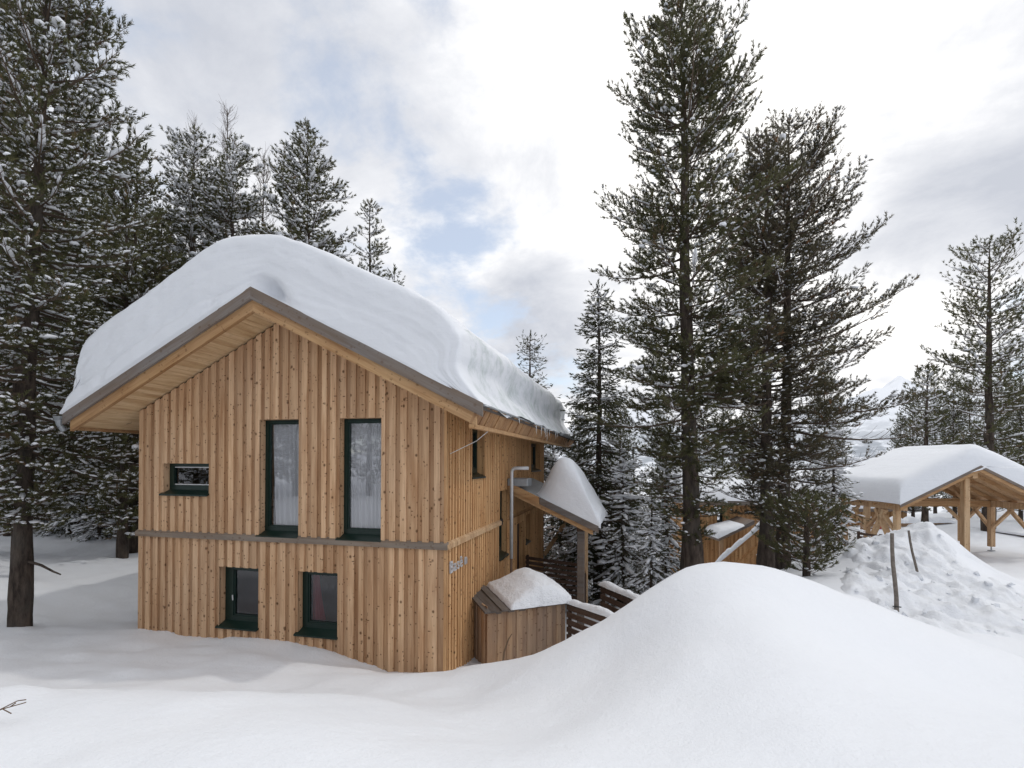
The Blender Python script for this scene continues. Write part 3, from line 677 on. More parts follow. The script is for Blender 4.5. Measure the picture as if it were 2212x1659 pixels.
def strata(x, y, h, s_):
    """snowfall layers on the cut front face, a hollow beside the ridge, broken crust near the verge"""
    if y > -.7 or h <= 0: return 0, 0
    wp = .25 * mnoise.noise(Vector((x * 1.1, h * 2.2, 4.4)))
    d = .014 * mnoise.noise(Vector((x * .6, 3.1, (h + wp * .25) * 12))) + .012 * mnoise.noise(Vector((x * 1.4, 8.1, (h + wp * .4) * 22))) + .028 * mnoise.noise(Vector((x * 1.9, 1.7, h * 4))) + .012 * mnoise.noise(Vector((x * 6, 2.7, h * 9)))
    low = max(0, 1 - h / (.24 + .12 * mnoise.noise(Vector((x * .8, 0, 5)))))
    d -= (.07 + .07 * mnoise.noise(Vector((x * 3.1, h * 4, 2)))) * (low > .02) * (.4 + .6 * min(1, low * 3)) * (1 if x < 2.6 else .55)
    pit = math.exp(-((x - 3.55) / .26) ** 2 - ((h - .10) / .15) ** 2)
    return max(d, -.055 if x < 2.6 else -.02) + .34 * pit, 0
snow_loft('roof_snow', prof, roof_z, rows, [M['snow_roof'], M['snow_ice']], 'metre thick snow blanket curling over the roof of the big chalet', 'snow', .045, 1.0, 240,
          rough=lambda s: 1 + 1.3 * max(0, min(1, (s - .84) / .03)), matf=lambda s, j: 1 if s > .865 and j > 34 else 0, extra=strata)
PY = lambda l: [tuple(onY(u, v, PY0)[[0, 2]]) for u, v in l]
prof = PY([(1150, 1070), (1160, 1060), (1176, 1030), (1190, 1003), (1203, 990), (1216, 988), (1230, 994), (1243, 1012), (1256, 1040), (1270, 1070), (1284, 1094), (1297, 1112), (1298, 1132)])
rows = [(PY0 + .02, 0), (PY0 + .02, .15), (PY0 + .03, .4), (PY0 + .06, .62), (PY0 + .13, .8), (PY0 + .28, .93), (PY0 + .5, 1.0)] + [(y, 1.0 - .13 * (y - 4.75) ** 2) for y in np.arange(5.0, 6.9, .2)] + [(7.1, .3), (7.35, .2), (7.55, .12), (7.6, 0)]
snow_loft('porch_snow', prof, lambda x: pz(x), rows, [M['snow']], 'tall cone of snow standing on the sloping porch roof', 'snow', .03, 1.6, 70)

# ------------------------------------------------------------------ shed and fences beside the chalet
sA, sB = P(1049, 1324, 9.6), P(1222, 1300, 10.3)          # front eave corners of the shed
sz = (sA[2] + sB[2]) / 2
e = Vector((sB[0] - sA[0], sB[1] - sA[1], 0)); SLn = e.length; e.normalize(); nrm = Vector((e.y, -e.x, 0))   # points to the camera side
if nrm.dot(Vector(CAM - sA)) < 0: nrm = -nrm
ang = math.atan2(e.y, e.x); base_z = .1
sh = empty('tool_shed', (sA[0], sA[1], base_z), ang, 'low weathered plank shed with a lean to roof beside the chalet wall', 'shed')
ptH = lambda a, z, off: (a, -off, z - base_z)
SD = 1.15
mb = MB(); cladding(mb, ptH, .03, SLn - .03, .1, lambda a: sz - .03, [], 41, (.19, .23), .52, .02); 
cladding(mb, lambda a, z, off: (.03 - off, SD - .1 - a, z - base_z), 0, SD - .1, .1, lambda a: sz + .1, [], 42, (.19, .23), .52, .02)
cladding(mb, lambda a, z, off: (SLn - .03 + off, a, z - base_z), 0, SD - .1, .1, lambda a: sz + .05, [], 43, (.19, .23), .52, .02)
mb.build('wall', M['shed'], sh)
mb = MB(); a = -.06; r_ = random.Random(9); zf, zr = sz - base_z, sz + .17 - base_z
def rz_(y): return zf + (zr - zf) * (y + .12) / (SD + .12)
while a < SLn + .05:
    b = min(a + r_.uniform(.1, .14), SLn + .06); off = .025 if int(a * 50) % 2 else 0
    mb.hexa([(a, -.12, rz_(-.12) + off - .02), (b, -.12, rz_(-.12) + off - .02), (b, SD, rz_(SD) + off - .02), (a, SD, rz_(SD) + off - .02), (a, -.12, rz_(-.12) + off + .02), (b, -.12, rz_(-.12) + off + .02), (b, SD, rz_(SD) + off + .02), (a, SD, rz_(SD) + off + .02)], r_.random()); a = b + .004
mb.build('roof', M['grey_roof'], sh)
# snow on the shed: a dome over the right two thirds
def dome(name, fn, a0, a1, b0, b1, basef, mtl, label, rootloc, rz, na=44, nb=26, amp=.03):
    vs = []; q = []
    for j in range(nb + 1):
        for i in range(na + 1):
            s, t = i / na, j / nb; x = a0 + (a1 - a0) * s; y = b0 + (b1 - b0) * t; h = fn(s, t)
            nz = .5 * mnoise.noise(Vector((x * 3, y * 3, 1.3))) + .5 * mnoise.noise(Vector((x * 9, y * 9, 7.3)))
            vs.append((x + amp * .8 * nz, y + amp * .8 * mnoise.noise(Vector((x * 6, y * 6, 3))), basef(x, y) + h * (1 + amp * nz * 3) - (.03 if h <= .001 else 0)))
    for j in range(nb):
        for i in range(na): k = j * (na + 1) + i; q.append((k, k + 1, k + na + 2, k + na + 1))
    o = link(name, np_mesh(name, vs, None, q, smooth=True), mtl); o.location = rootloc; o.rotation_euler = (0, 0, rz); return tag(o, label, 'snow')
def shed_h(s, t):
    edge = max(0, min(1, min(s * 5, (1 - s) * 12), t * 9, (1 - t) * 6)) ** .55
    b = math.exp(-((s - .55) / .30) ** 2) * (1 - .5 * (2 * t - 1.1) ** 2)
    return edge * (.12 + .25 * b + .05 * s)
dome('shed_snow', shed_h, SLn * .27, SLn + .09, -.14, SD + .03, lambda x, y: rz_(y) + .055, M['snow_lump'], 'rounded hump of snow on the plank roof of the shed', (sA[0], sA[1], base_z), ang)

def slat_fence(name, p, q, z0p, ztp, z0q, ztq, nsl, label, posts=3, m='dark_slats', gap=.32, cap=None, th=.025, postw=.07, side=1):
    p, q = Vector((p[0], p[1], 0)), Vector((q[0], q[1], 0)); d = (q - p).normalized(); nn = Vector((d.y, -d.x, 0)) * side
    rt = empty(name, (p.x, p.y, z0p), 0, label, 'fence')
    o0 = Vector((p.x, p.y, z0p)); mb = MB()
    for k in range(nsl):
        a0, a1 = k / nsl, (k + 1 - gap) / nsl
        zz = lambda A, B, t: A + (B - A) * t
        A, B = p + nn * 0, q + nn * 0
        vs = []
        for a in (a0, a1):
            for (pp, lo, hi, of) in ((A, z0p, ztp, 0), (B, z0q, ztq, 0), (B, z0q, ztq, th), (A, z0p, ztp, th)):
                v = pp + nn * of; vs.append(Vector((v.x, v.y, zz(lo, hi, a))) - o0)
        mb.hexa(vs)
    mb.build('slats', M[m], rt)
    for k in range(posts):
        t = (k + .02) / max(posts - 1, 1) if posts > 1 else .5; t = min(max(t, .02), .98); c = p.lerp(q, t) - nn * (postw / 2 + .003); lo = z0p + (z0q - z0p) * t - .3; hi = ztp + (ztq - ztp) * t - .02
        pm = MB(); pm.box(c.x - postw / 2 - o0.x, c.x + postw / 2 - o0.x, c.y - postw / 2 - o0.y, c.y + postw / 2 - o0.y, lo - o0.z, hi - o0.z); pm.build('post', M[m], rt)
    return rt
def rail_snow(name, p, q, zp, zq, w, h, label, seed=1, mtl='snow_lump'):
    p, q = Vector(p), Vector(q); d = Vector((q.x - p.x, q.y - p.y, 0)); Ln = d.length; d.normalize(); nn = Vector((d.y, -d.x, 0)); n = max(int(Ln / .06), 6); m_ = 9; vs = []; qd = []
    for i in range(n + 1):
        t = i / n; c = Vector((p.x, p.y, 0)).lerp(Vector((q.x, q.y, 0)), t); z = zp + (zq - zp) * t
        en = min(1, 8 * t + .1, 8 * (1 - t) + .1) ** .5
        hh = h * en * (1 + .55 * mnoise.noise(Vector((t * Ln * 1.7, seed, 0))) + .25 * mnoise.noise(Vector((t * Ln * 6, seed, 4)))); ww = w * (1 + .3 * mnoise.noise(Vector((t * Ln * 3, seed, 9))))
        for k in range(m_):
            th = math.pi * k / (m_ - 1); v = c + nn * (math.cos(th) * ww / 2); vs.append((v.x - p.x, v.y - p.y, z - .01 + hh * math.sin(th) ** .7 - p.z))
    for i in range(n):
        for k in range(m_ - 1): a = i * m_ + k; qd.append((a, a + 1, a + m_ + 1, a + m_))
    o = link(name, np_mesh(name, vs, None, qd, smooth=True), M[mtl]); o.location = p; return tag(o, label, 'snow')
f1a, f1b = P(1226, 1300, 10.25), P(1335, 1336, 9.1)
slat_fence('slat_fence', f1a, f1b, .2, f1a[2], .2, f1b[2], 9, 'dark brown slatted fence running from the shed corner into the snow mound', 2)
rail_snow('fence_snow', (*f1a[:2], f1a[2]), (*f1b[:2], f1b[2]), f1a[2], f1b[2], .16, .10, 'ridge of snow on the fence beside the shed corner', 2)
f2a, f2b = P(1299, 1262, 11.6), P(1402, 1304, 9.9)
slat_fence('slat_fence', f2a, f2b, f2a[2] - 1.15, f2a[2], f2b[2] - 1.15, f2b[2], 7, 'dark brown slatted fence running from the porch post towards the mound', 3)
rail_snow('fence_snow', (*f2a[:2], f2a[2]), (*f2b[:2], f2b[2]), f2a[2], f2b[2], .17, .11, 'long ridge of snow on the fence below the porch post', 5)
slat_fence('porch_railing', (W + .1, 6.25), (8.25, 5.75), .45, 1.66, .45, 1.60, 9, 'dark slatted railing across the entrance porch behind the shed', 2, gap=.36)
tw = MB(); tp = P(1085, 1425, 8.1); tw.tube([(0, 0, -.12), (.03, 0, .12), (.10, 0, .33), (.155, .0, .42)], [.016, .014, .011, .006], 7); o = tw.build('dry_stick', M['twig']); o.location = tp; tag(o, 'curved dry stick poking out of the snow before the shed', 'stick')
tw = MB(); tp = P(18, 1545, 3.25); tp[2] = gz(tp[0], tp[1]) + .07
for q in (((-.2, 0, -.06), (-.05, 0, .0), (.1, .03, .045)), ((-.05, 0, 0), (.07, -.03, .0)), ((-.1, 0, -.02), (.0, .05, .035), (.07, .05, .05)), ((.0, .01, .015), (.06, .0, .05))): tw.tube(q, .0034, 5)
o = tw.build('bare_twig', M['twig']); o.location = tp; tag(o, 'thin bare twig lying out of the foreground snow', 'twig')

# ------------------------------------------------------------------ carport
cz0 = .5
CPu = P(2119.6, 1006, 20.0)
cp = empty('carport', (CPu[0], CPu[1], cz0), math.atan2(CM[0][1], CM[0][0]), 'open timber carport with a snow loaded gable roof behind the snow heap', 'carport')
# local frame: x right, y away from the camera, z up; apex of the front gable at x=0,y=0
cA = CPu[2] - cz0; hw = 3.10; cE = P(1948, 1090, 20)[2] - cz0; csl = (cA - cE) / hw; CL = 4.5
czr = lambda x: cA - abs(x) * csl
def cslab(mb, x0, x1, y0, y1, t0, t1, tint=None):
    mb.hexa([(x0, y0, czr(x0) - t1), (x1, y0, czr(x1) - t1), (x1, y1, czr(x1) - t1), (x0, y1, czr(x0) - t1), (x0, y0, czr(x0) - t0), (x1, y0, czr(x1) - t0), (x1, y1, czr(x1) - t0), (x0, y1, czr(x0) - t0)], tint)
mb = MB(); cslab(mb, -hw, 0, .04, CL, 0, .03); cslab(mb, 0, hw, .04, CL, 0, .03); crf = mb.build('roof', M['beam'], cp)
for a, b in ((-hw - .03, 0), (0, hw + .03)):
    mb = MB(); cslab(mb, a, b, 0, .04, -.01, .10); mb.build('verge_board', M['grey_wood'], crf)
    mb = MB(); cslab(mb, a + (.03 if a < 0 else 0), b - (.03 if a > -1 else 0), .045, .12, .06, .24); mb.build('barge_board', M['beamX'], crf)
    for k, y in enumerate(np.arange(.8, CL, .85)):
        mb = MB(); cslab(mb, a + .1, b - .1 if b > 0 else -.08, y, y + .09, .035, .20); mb.build('rafter', M['beamX'], crf)
plz = czr(2.72) - .2
for x in (-2.72, 2.72):
    mb = MB(); mb.box(x - .09, x + .09, .3, CL - .1, plz - .26, plz); mb.build('wall_plate', M['beam'], cp)
mb = MB(); mb.box(-.1, .1, .25, CL - .1, cA - .50, cA - .21); mb.build('ridge_beam', M['beam'], cp)
gx = lambda x, y: None
def post(x, y, top, w, foot=True):
    mb = MB(); mb.box(x - w / 2, x + w / 2, y - w / 2, y + w / 2, .18 if foot else -.6, top); o = mb.build('post', M['beam'], cp, bevel=.01)
    if foot:
        mb = MB(); mb.tube([(x, y, .01), (x, y, .18)], .025, 8); mb.box(x - .12, x + .12, y - .07, y + .07, -.01, .02); mb.build('post_foot', M['zinc'], o)
def brace(p, q, w=.1): mb = MB(); mb.bar(p, q, w, w * 1.4, up=(0, 1, 0) if abs(p[1] - q[1]) < .1 else (1, 0, 0)); mb.build('brace', M['beam'], cp)
post(0, .72, cA - .51, .23, False)
for x in (-2.72, 2.72):
    for y in (.75, 2.5, 4.0): post(x, y, plz - .27, .2, x > 0)
    for y, s in ((.75, 1), (2.5, -1), (2.5, 1), (4.0, -1)): brace((x, y + s * .08, plz - 1.15), (x, y + s * .95, plz - .28))
brace((-2.72, .9, .35), (-2.72, 1.9, plz - .3), .14); brace((-2.72, 2.4, .3), (-2.72, 1.4, plz - .3), .14)
brace((0, .84, cA - 1.3), (0, 1.7, cA - .55), .12)
brace((-2.62, 2.5, plz - 1.0), (-1.8, 2.5, plz - .1)); brace((2.62, 4.0, plz - 1.0), (1.7, 4.0, plz - .1))
for y in (2.5, 4.0):
    mb = MB(); mb.box(-2.62, 2.62, y - .08, y + .08, plz - .26, plz - .02); mb.build('tie_beam', M['beamX'], cp)
# snow on the carport, lofted in the carport's own frame
cprof = [(-hw - .04, cE + .02), (-hw - .07, cE + .35), (-hw - .06, cE + .72), (-hw + .02, cE + .95), (-hw + .22, cE + 1.10), (-2.2, czr(-2.2) + .98), (-1.2, czr(-1.2) + .97), (-.5, czr(-.5) + .92), (.0, cA + .86), (.5, czr(.5) + .92), (1.3, czr(1.3) + .97), (2.2, czr(2.2) + .95), (hw - .2, cE + 1.05), (hw + .04, cE + .6), (hw + .04, cE)]
crow = [(.01, 0), (.0, .1), (.01, .3), (.02, .55), (.05, .75), (.12, .9), (.28, .985), (.5, 1.0)] + [(y, 1.0) for y in np.arange(.8, 4.0, .3)] + [(4.25, .96), (4.45, .7), (4.52, .3), (4.5, 0)]
so = snow_loft('carport_snow', cprof, czr, crow, [M['snow_roof']], 'thick slab of snow covering the carport roof', 'snow', .025, 1.0, 110)
so.matrix_world = Matrix.Translation((CPu[0], CPu[1], cz0)) @ Matrix.Rotation(math.atan2(CM[0][1], CM[0][0]), 4, 'Z')
fe = MB(); fp = P(1899, 1131, 22.0)
fe.tube([(0, 0, -.22), (0, 0, .14), (0, 0, .2), (0, 0, .23)], [.085, .085, .05, .03], 14); o = fe.build('fire_extinguisher', M['red'], smooth=True); o.location = fp; tag(o, 'red fire extinguisher hanging at the far left carport post', 'extinguisher')
fe = MB(); fe.tube([(0, 0, .23), (0, 0, .27), (.07, -.02, .24), (.1, -.02, .08)], .014, 6); fe.build('hose', M['black'], o)
# marker poles in the heap
def marker(u0, v0, u1, v1, d, label, r=.032):
    a, b = P(u1, v1, d), P(u0, v0, d + .05); v = b - a; p0 = -v / np.linalg.norm(v) * .3
    mb = MB(); k = [p0] + [v * t + np.array([.012 * math.sin(7 * t), 0, 0]) for t in (0, .2, .4, .6, .8, 1)]
    mb.tube(k, [r * 1.15, r * 1.1, r, r, r * .95, r * .9, r * .85], 9); o = mb.build('marker_pole', M['pole'], smooth=False); o.location = a; tag(o, label, 'pole', 'marker poles stuck in the snow heap'); 
    return o
mk = marker(1926, 1152, 1937, 1322, 10.6, 'weathered upright wooden pole in the snow, nearer and thicker of the two', .040)
ht = MB(); ht.tube([(-.05, -.05, .12), (.05, -.06, .12), (.06, .03, .1), (-.05, .04, .1), (-.05, -.05, .12)], .012, 6); ht.build('strap', M['black'], mk)
marker(1962, 1146, 1986, 1262, 13.6, 'thin leaning wooden pole in the snow, farther of the two', .031)
br = MB(); br.tube([(-.13, 0, .02), (0, 0, .05), (.13, 0, .035)], [.03, .045, .03], 7); o = br.build('bark_piece', M['bark']); o.location = P(2006, 1206, 14.6); tag(o, 'small dark piece of wood lying on the ploughed heap', 'wood')
# slatted fence left of the carport, board fence behind it
a, b = P(1852, 1146, 17.5), P(1952, 1160, 16.6)
slat_fence('slat_fence', a, b, a[2] - .75, a[2], b[2] - .75, b[2], 6, 'reddish brown slatted fence at the left foot of the carport', 3, gap=.38)
a, b = P(1858, 1130, 29), P(2055, 1128, 31)
slat_fence('board_fence', a, b, a[2] - .9, a[2], b[2] - .9, b[2], 4, 'brown board fence under snow far behind the carport', 4, 'shed', .1)
rail_snow('fence_snow', (*a[:2], a[2]), (*b[:2], b[2]), a[2], b[2], .5, .32, 'flat snow strip on the brown board fence behind the carport', 7)
a, b = P(2050, 1134, 31), P(2300, 1168, 24)
slat_fence('board_fence', a, b, a[2] - 1.0, a[2], b[2] - 1.0, b[2], 4, 'grey weathered board fence seen between the carport posts', 5, 'grey_wood', .08)
rail_snow('fence_snow', (*a[:2], a[2]), (*b[:2], b[2]), a[2], b[2], .3, .12, 'thin snow strip on the grey board fence behind the carport', 9)

# ------------------------------------------------------------------ farther houses
def far_house(u, d, z0, zw, wid, dep, roofh, rz, label, snowlabel, seed, porch=False):
    p = P(u, 1000, d); h = empty('chalet' if porch else 'timber_hut', (p[0], p[1], z0), math.atan2(CM[0][1], CM[0][0]) + rz, label, 'house' if porch else 'hut')
    mb = MB(); H = zw - z0; ops = [(wid * .17, wid * .22, H - 1.1, H - .12)] if porch else []
    cladding(mb, lambda a, z, o: (a, -o, z), 0, wid, 0, lambda a: H, ops, seed, (.2, .26), .5, .03); cladding(mb, lambda a, z, o: (-o, dep - a, z), 0, dep, 0, lambda a: H, [], seed + 1, (.2, .26), .5, .03)
    cladding(mb, lambda a, z, o: (wid + o, a, z), 0, dep, 0, lambda a: H, [], seed + 2, (.2, .26), .5, .03)
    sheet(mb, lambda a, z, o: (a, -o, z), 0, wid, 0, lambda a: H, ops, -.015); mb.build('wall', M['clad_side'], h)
    if ops: window(h, lambda a, z, o: (a, -o, z), ops[0], .1, .05, gl='glass_dark')
    mb = MB(); e = .6; mb.hexa([(-e, -e, H - .1), (wid + e, -e, H - .1), (wid + e, dep / 2, H + roofh - .1), (-e, dep / 2, H + roofh - .1), (-e, -e, H + .1), (wid + e, -e, H + .1), (wid + e, dep / 2, H + roofh + .1), (-e, dep / 2, H + roofh + .1)])
    mb.hexa([(-e, dep / 2, H + roofh - .1), (wid + e, dep / 2, H + roofh - .1), (wid + e, dep + e, H - .1), (-e, dep + e, H - .1), (-e, dep / 2, H + roofh + .1), (wid + e, dep / 2, H + roofh + .1), (wid + e, dep + e, H + .1), (-e, dep + e, H + .1)])
    mb.build('roof', M['grey_wood'], h)
    vs = []; q = []; n1, n2 = 40, 30
    for j in range(n2 + 1):
        for i in range(n1 + 1):
            s, t = i / n1, j / n2; x = -e + (wid + 2 * e) * s; y = -e + (dep + 2 * e) * t; zz = H + roofh * (1 - abs(y - dep / 2) / (dep / 2 + e)) + .1
            ed = max(0, min(1, min(s, 1 - s) * 14, min(t, 1 - t) * 12)) ** .4
            vs.append((x, y, zz + .62 * ed + .05 * mnoise.noise(Vector((x, y, seed)))))
    for j in range(n2):
        for i in range(n1): k = j * (n1 + 1) + i; q.append((k, k + 1, k + n1 + 2, k + n1 + 1))
    s_ = link('roof_snow', np_mesh('roof_snow', vs, None, q, smooth=True), M['snow']); s_.matrix_world = Matrix.Translation((p[0], p[1], z0)) @ Matrix.Rotation(math.atan2(CM[0][1], CM[0][0]) + rz, 4, 'Z'); tag(s_, snowlabel, 'snow')
    return h
zz = lambda v, d: CAM[2] - (v - CY_) * d / F_
h2 = far_house(1505, 26, -2.6, zz(1078, 26), 6.0, 6.0, 1.0, 0, 'farther larch chalet half hidden between the two big pine trunks', 'snow layer on the roof of the farther chalet', 61, True)
Hh = zz(1078, 26) + 2.6
def hv(u, v, d=24.0): # local coordinates of chalet 2 of a point
    q = P(u, v, d) - np.array(h2.location); a = math.atan2(CM[0][1], CM[0][0]); return Vector((q[0] * math.cos(a) + q[1] * math.sin(a), -q[0] * math.sin(a) + q[1] * math.cos(a), q[2]))
tp, lo = hv(1630, 1124), hv(1553, 1161)
mb = MB(); mb.hexa([(lo.x, lo.y, lo.z - .18), (tp.x, tp.y, tp.z - .18), (tp.x, tp.y + 1.9, tp.z - .18), (lo.x, lo.y + 1.9, lo.z - .18), (lo.x, lo.y, lo.z), (tp.x, tp.y, tp.z), (tp.x, tp.y + 1.9, tp.z), (lo.x, lo.y + 1.9, lo.z)]); p2 = mb.build('porch_roof', M['grey_wood'], h2)
mb = MB(); mb.box(lo.x + .3, tp.x - .2, .0 - .9, .0 - .82, .6, lo.z - .2); 
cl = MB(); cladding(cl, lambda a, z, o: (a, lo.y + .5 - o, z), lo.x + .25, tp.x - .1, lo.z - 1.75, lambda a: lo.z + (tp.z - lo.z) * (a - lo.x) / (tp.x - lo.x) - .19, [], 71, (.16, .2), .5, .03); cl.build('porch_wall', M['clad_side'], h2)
q = hv(1562, 1185); mb = MB(); mb.box(q.x - .08, q.x + .08, lo.y + .15, lo.y + .31, lo.z - 2.4, lo.z - .1); mb.build('porch_post', M['beam'], h2)
mb = MB(); a, b = hv(1545, 1222, 23.5), hv(1655, 1130, 23.5); mb.bar(a, b, .08, .16)
for t in np.linspace(.05, .95, 7): c = a.lerp(b, t); mb.bar(c, c - Vector((0, 0, .9)), .06, .06, up=(0, 1, 0))
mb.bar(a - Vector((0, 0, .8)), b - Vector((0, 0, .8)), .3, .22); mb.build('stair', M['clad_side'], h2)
am = Vector(h2.location); rotm = Matrix.Rotation(math.atan2(CM[0][1], CM[0][0]), 3, 'Z')
A, B = rotm @ a + am, rotm @ b + am
rail_snow('rail_snow', (A.x, A.y, A.z), (B.x, B.y, B.z), A.z + .06, B.z + .06, .26, .22, 'snow lying on the sloping stair rail of the farther chalet', 11)
dome('porch_snow', lambda s, t: .30 * max(0, min(1, min(s * 1.0, (1 - s) * 3) * 5, t * 6, (1 - t) * 6)) ** .5 * (1.25 - s), lo.x - .05, lo.x + (tp.x - lo.x) * .72, lo.y - .05, lo.y + 1.9, lambda x, y: lo.z + (tp.z - lo.z) * (x - lo.x) / (tp.x - lo.x) + .0, M['snow'], 'wedge of snow on the porch roof of the farther chalet', h2.location, math.atan2(CM[0][1], CM[0][0]))
far_house(1835, 33, -1.0, zz(1092, 33), 4.2, 5.0, 1.4, .15, 'timber hut behind the left side of the carport', 'snow on the timber hut behind the carport', 81)
far_house(2172, 40, -1.5, zz(1128, 40), 8.0, 6.0, 1.5, -.1, 'low timber hut far right under snow behind the grey fence', 'snow on the low hut behind the grey fence', 91)

# ------------------------------------------------------------------ conifers
UP = np.array([0, 0, 1.0])
def nrm_(a): return a / np.maximum(np.linalg.norm(a, axis=-1, keepdims=True), 1e-9)
def tubes_np(groups):
    """groups: {npts: (list of (n,3) arrays, list of (n,) radii)} -> verts, quads; three sided tubes"""
    V = []; Q = []; base = 0
    for n, (pl, rl) in groups.items():
        p = np.array(pl); r = np.array(rl); m = len(p); k = 3
        d = nrm_(p[:, -1] - p[:, 0]); a = nrm_(np.cross(d, np.where(np.abs(d[:, 2:3]) > .9, np.array([[1., 0, 0]]), UP))); b = np.cross(d, a)
        th = 2 * np.pi * np.arange(k) / k
        off = a[:, None, :] * np.cos(th)[None, :, None] + b[:, None, :] * np.sin(th)[None, :, None]
        v = p[:, :, None, :] + off[:, None] * r[:, :, None, None]
        V.append(v.reshape(-1, 3))
        i, j, kk = np.meshgrid(np.arange(m), np.arange(n - 1), np.arange(k), indexing='ij'); k2 = (kk + 1) % k
        o = base + i * n * k + j * k
        Q.append(np.stack([o + kk, o + k2, o + k + k2, o + k + kk], -1).reshape(-1, 4)); base += m * n * k
    return np.concatenate(V), np.concatenate(Q)
def tuft_templates(K, w, spread, ln, r, nt=6):
    out = []
    for _ in range(nt):
        t = r.uniform(.0, .8, K); a = r.uniform(0, 6.283, K); o = r.uniform(spread * .45, spread, K); le = ln * r.uniform(.75, 1.2, K)
        rad = np.stack([np.cos(a), np.sin(a), np.zeros(K)], 1); d = nrm_(rad * o[:, None] + UP)
        b = UP[None] * t[:, None] + rad * .02; sd = nrm_(np.cross(d, r.normal(size=(K, 3)))) * w
        out.append(np.stack([b - sd, b + sd, b + d * le[:, None]], 1).reshape(-1, 3))
    return out
ICO = None
def ico():
    global ICO
    if ICO is None:
        import bmesh
        bm = bmesh.new(); bmesh.ops.create_icosphere(bm, subdivisions=1, radius=1); bm.verts.ensure_lookup_table()
        ICO = (np.array([v.co[:] for v in bm.verts]), np.array([[v.index for v in f.verts] for f in bm.faces])); bm.free()
    return ICO
def basis(d, r):
    a = nrm_(np.cross(d, nrm_(r.normal(size=d.shape)))); return a, np.cross(d, a), d
def crown_mesh(name, tubes, tp, td, ts, tt, r, K, w, spread, ln, mats):
    v0, q0 = tubes_np(tubes); V = [v0]; T = []; ti = [np.full(len(v0), .5)]; base = len(v0)
    if len(tp):
        tp, td, ts, tt = map(np.array, (tp, td, ts, tt)); tpl = tuft_templates(K, w, spread, ln, r); ch_ = r.integers(0, len(tpl), len(tp))
        for c in range(len(tpl)):
            m = ch_ == c; n = m.sum()
            if not n: continue
            a, b, d = basis(nrm_(td[m]), r); B = np.stack([a, b, d], 1) * ts[m][:, None, None]
            v = np.einsum('kc,ncx->nkx', tpl[c], B) + tp[m][:, None]
            V.append(v.reshape(-1, 3)); nv = n * K * 3; T.append((base + np.arange(nv)).reshape(-1, 3)); base += nv
            ti.append(np.repeat(np.clip(tt[m][:, None] + r.normal(0, .08, (n, K)), 0, 1).ravel(), 3))
    V = np.concatenate(V); T = np.concatenate(T) if T else None
    return np_mesh(name, V, T, q0, np.concatenate(ti), 0, 1)
def blobs_mesh(name, p, d, sz, r):
    """snow pads: (length, width, height) along d"""
    iv, if_ = ico(); p = np.array(p); d = nrm_(np.array(d)); sz = np.array(sz); n = len(p)
    sd = nrm_(np.cross(d, UP) + 1e-4); u = np.cross(sd, d)
    j = iv[None] * (1 + r.uniform(-.22, .22, (n, len(iv), 1))); j = j * np.where(j[..., 2:3] < 0, np.array([[[1, 1, .45]]]), 1)
    v = p[:, None] + d[:, None] * (j[..., 0:1] * sz[:, None, 0:1]) + sd[:, None] * (j[..., 1:2] * sz[:, None, 1:2]) + u[:, None] * (j[..., 2:3] * sz[:, None, 2:3])
    f = if_[None] + (np.arange(n) * len(iv))[:, None, None]
    return np_mesh(name, v.reshape(-1, 3), f.reshape(-1, 3), smooth=True)
def trunk_mesh(pts, rad, seed, n=11, sub_=4):
    P_ = []; R_ = []
    for i in range(len(pts) - 1):
        for k in range(sub_): t = k / sub_; P_.append(pts[i] * (1 - t) + pts[i + 1] * t); R_.append(rad[i] * (1 - t) + rad[i + 1] * t)
    P_.append(pts[-1]); R_.append(rad[-1]); vs = []; q = []
    for p, rr in zip(P_, R_):
        for k in range(n):
            a = 6.283 * k / n; e = 1 + .16 * mnoise.noise(Vector((math.cos(a) * 1.7 + seed, math.sin(a) * 1.7, p[2] * 1.3))); vs.append((p[0] + math.cos(a) * rr * e, p[1] + math.sin(a) * rr * e, p[2]))
    for i in range(len(P_) - 1):
        for k in range(n): k2 = (k + 1) % n; q.append((i * n + k, i * n + k2, (i + 1) * n + k2, (i + 1) * n + k))
    return np_mesh('trunk', vs, None, q, smooth=True)

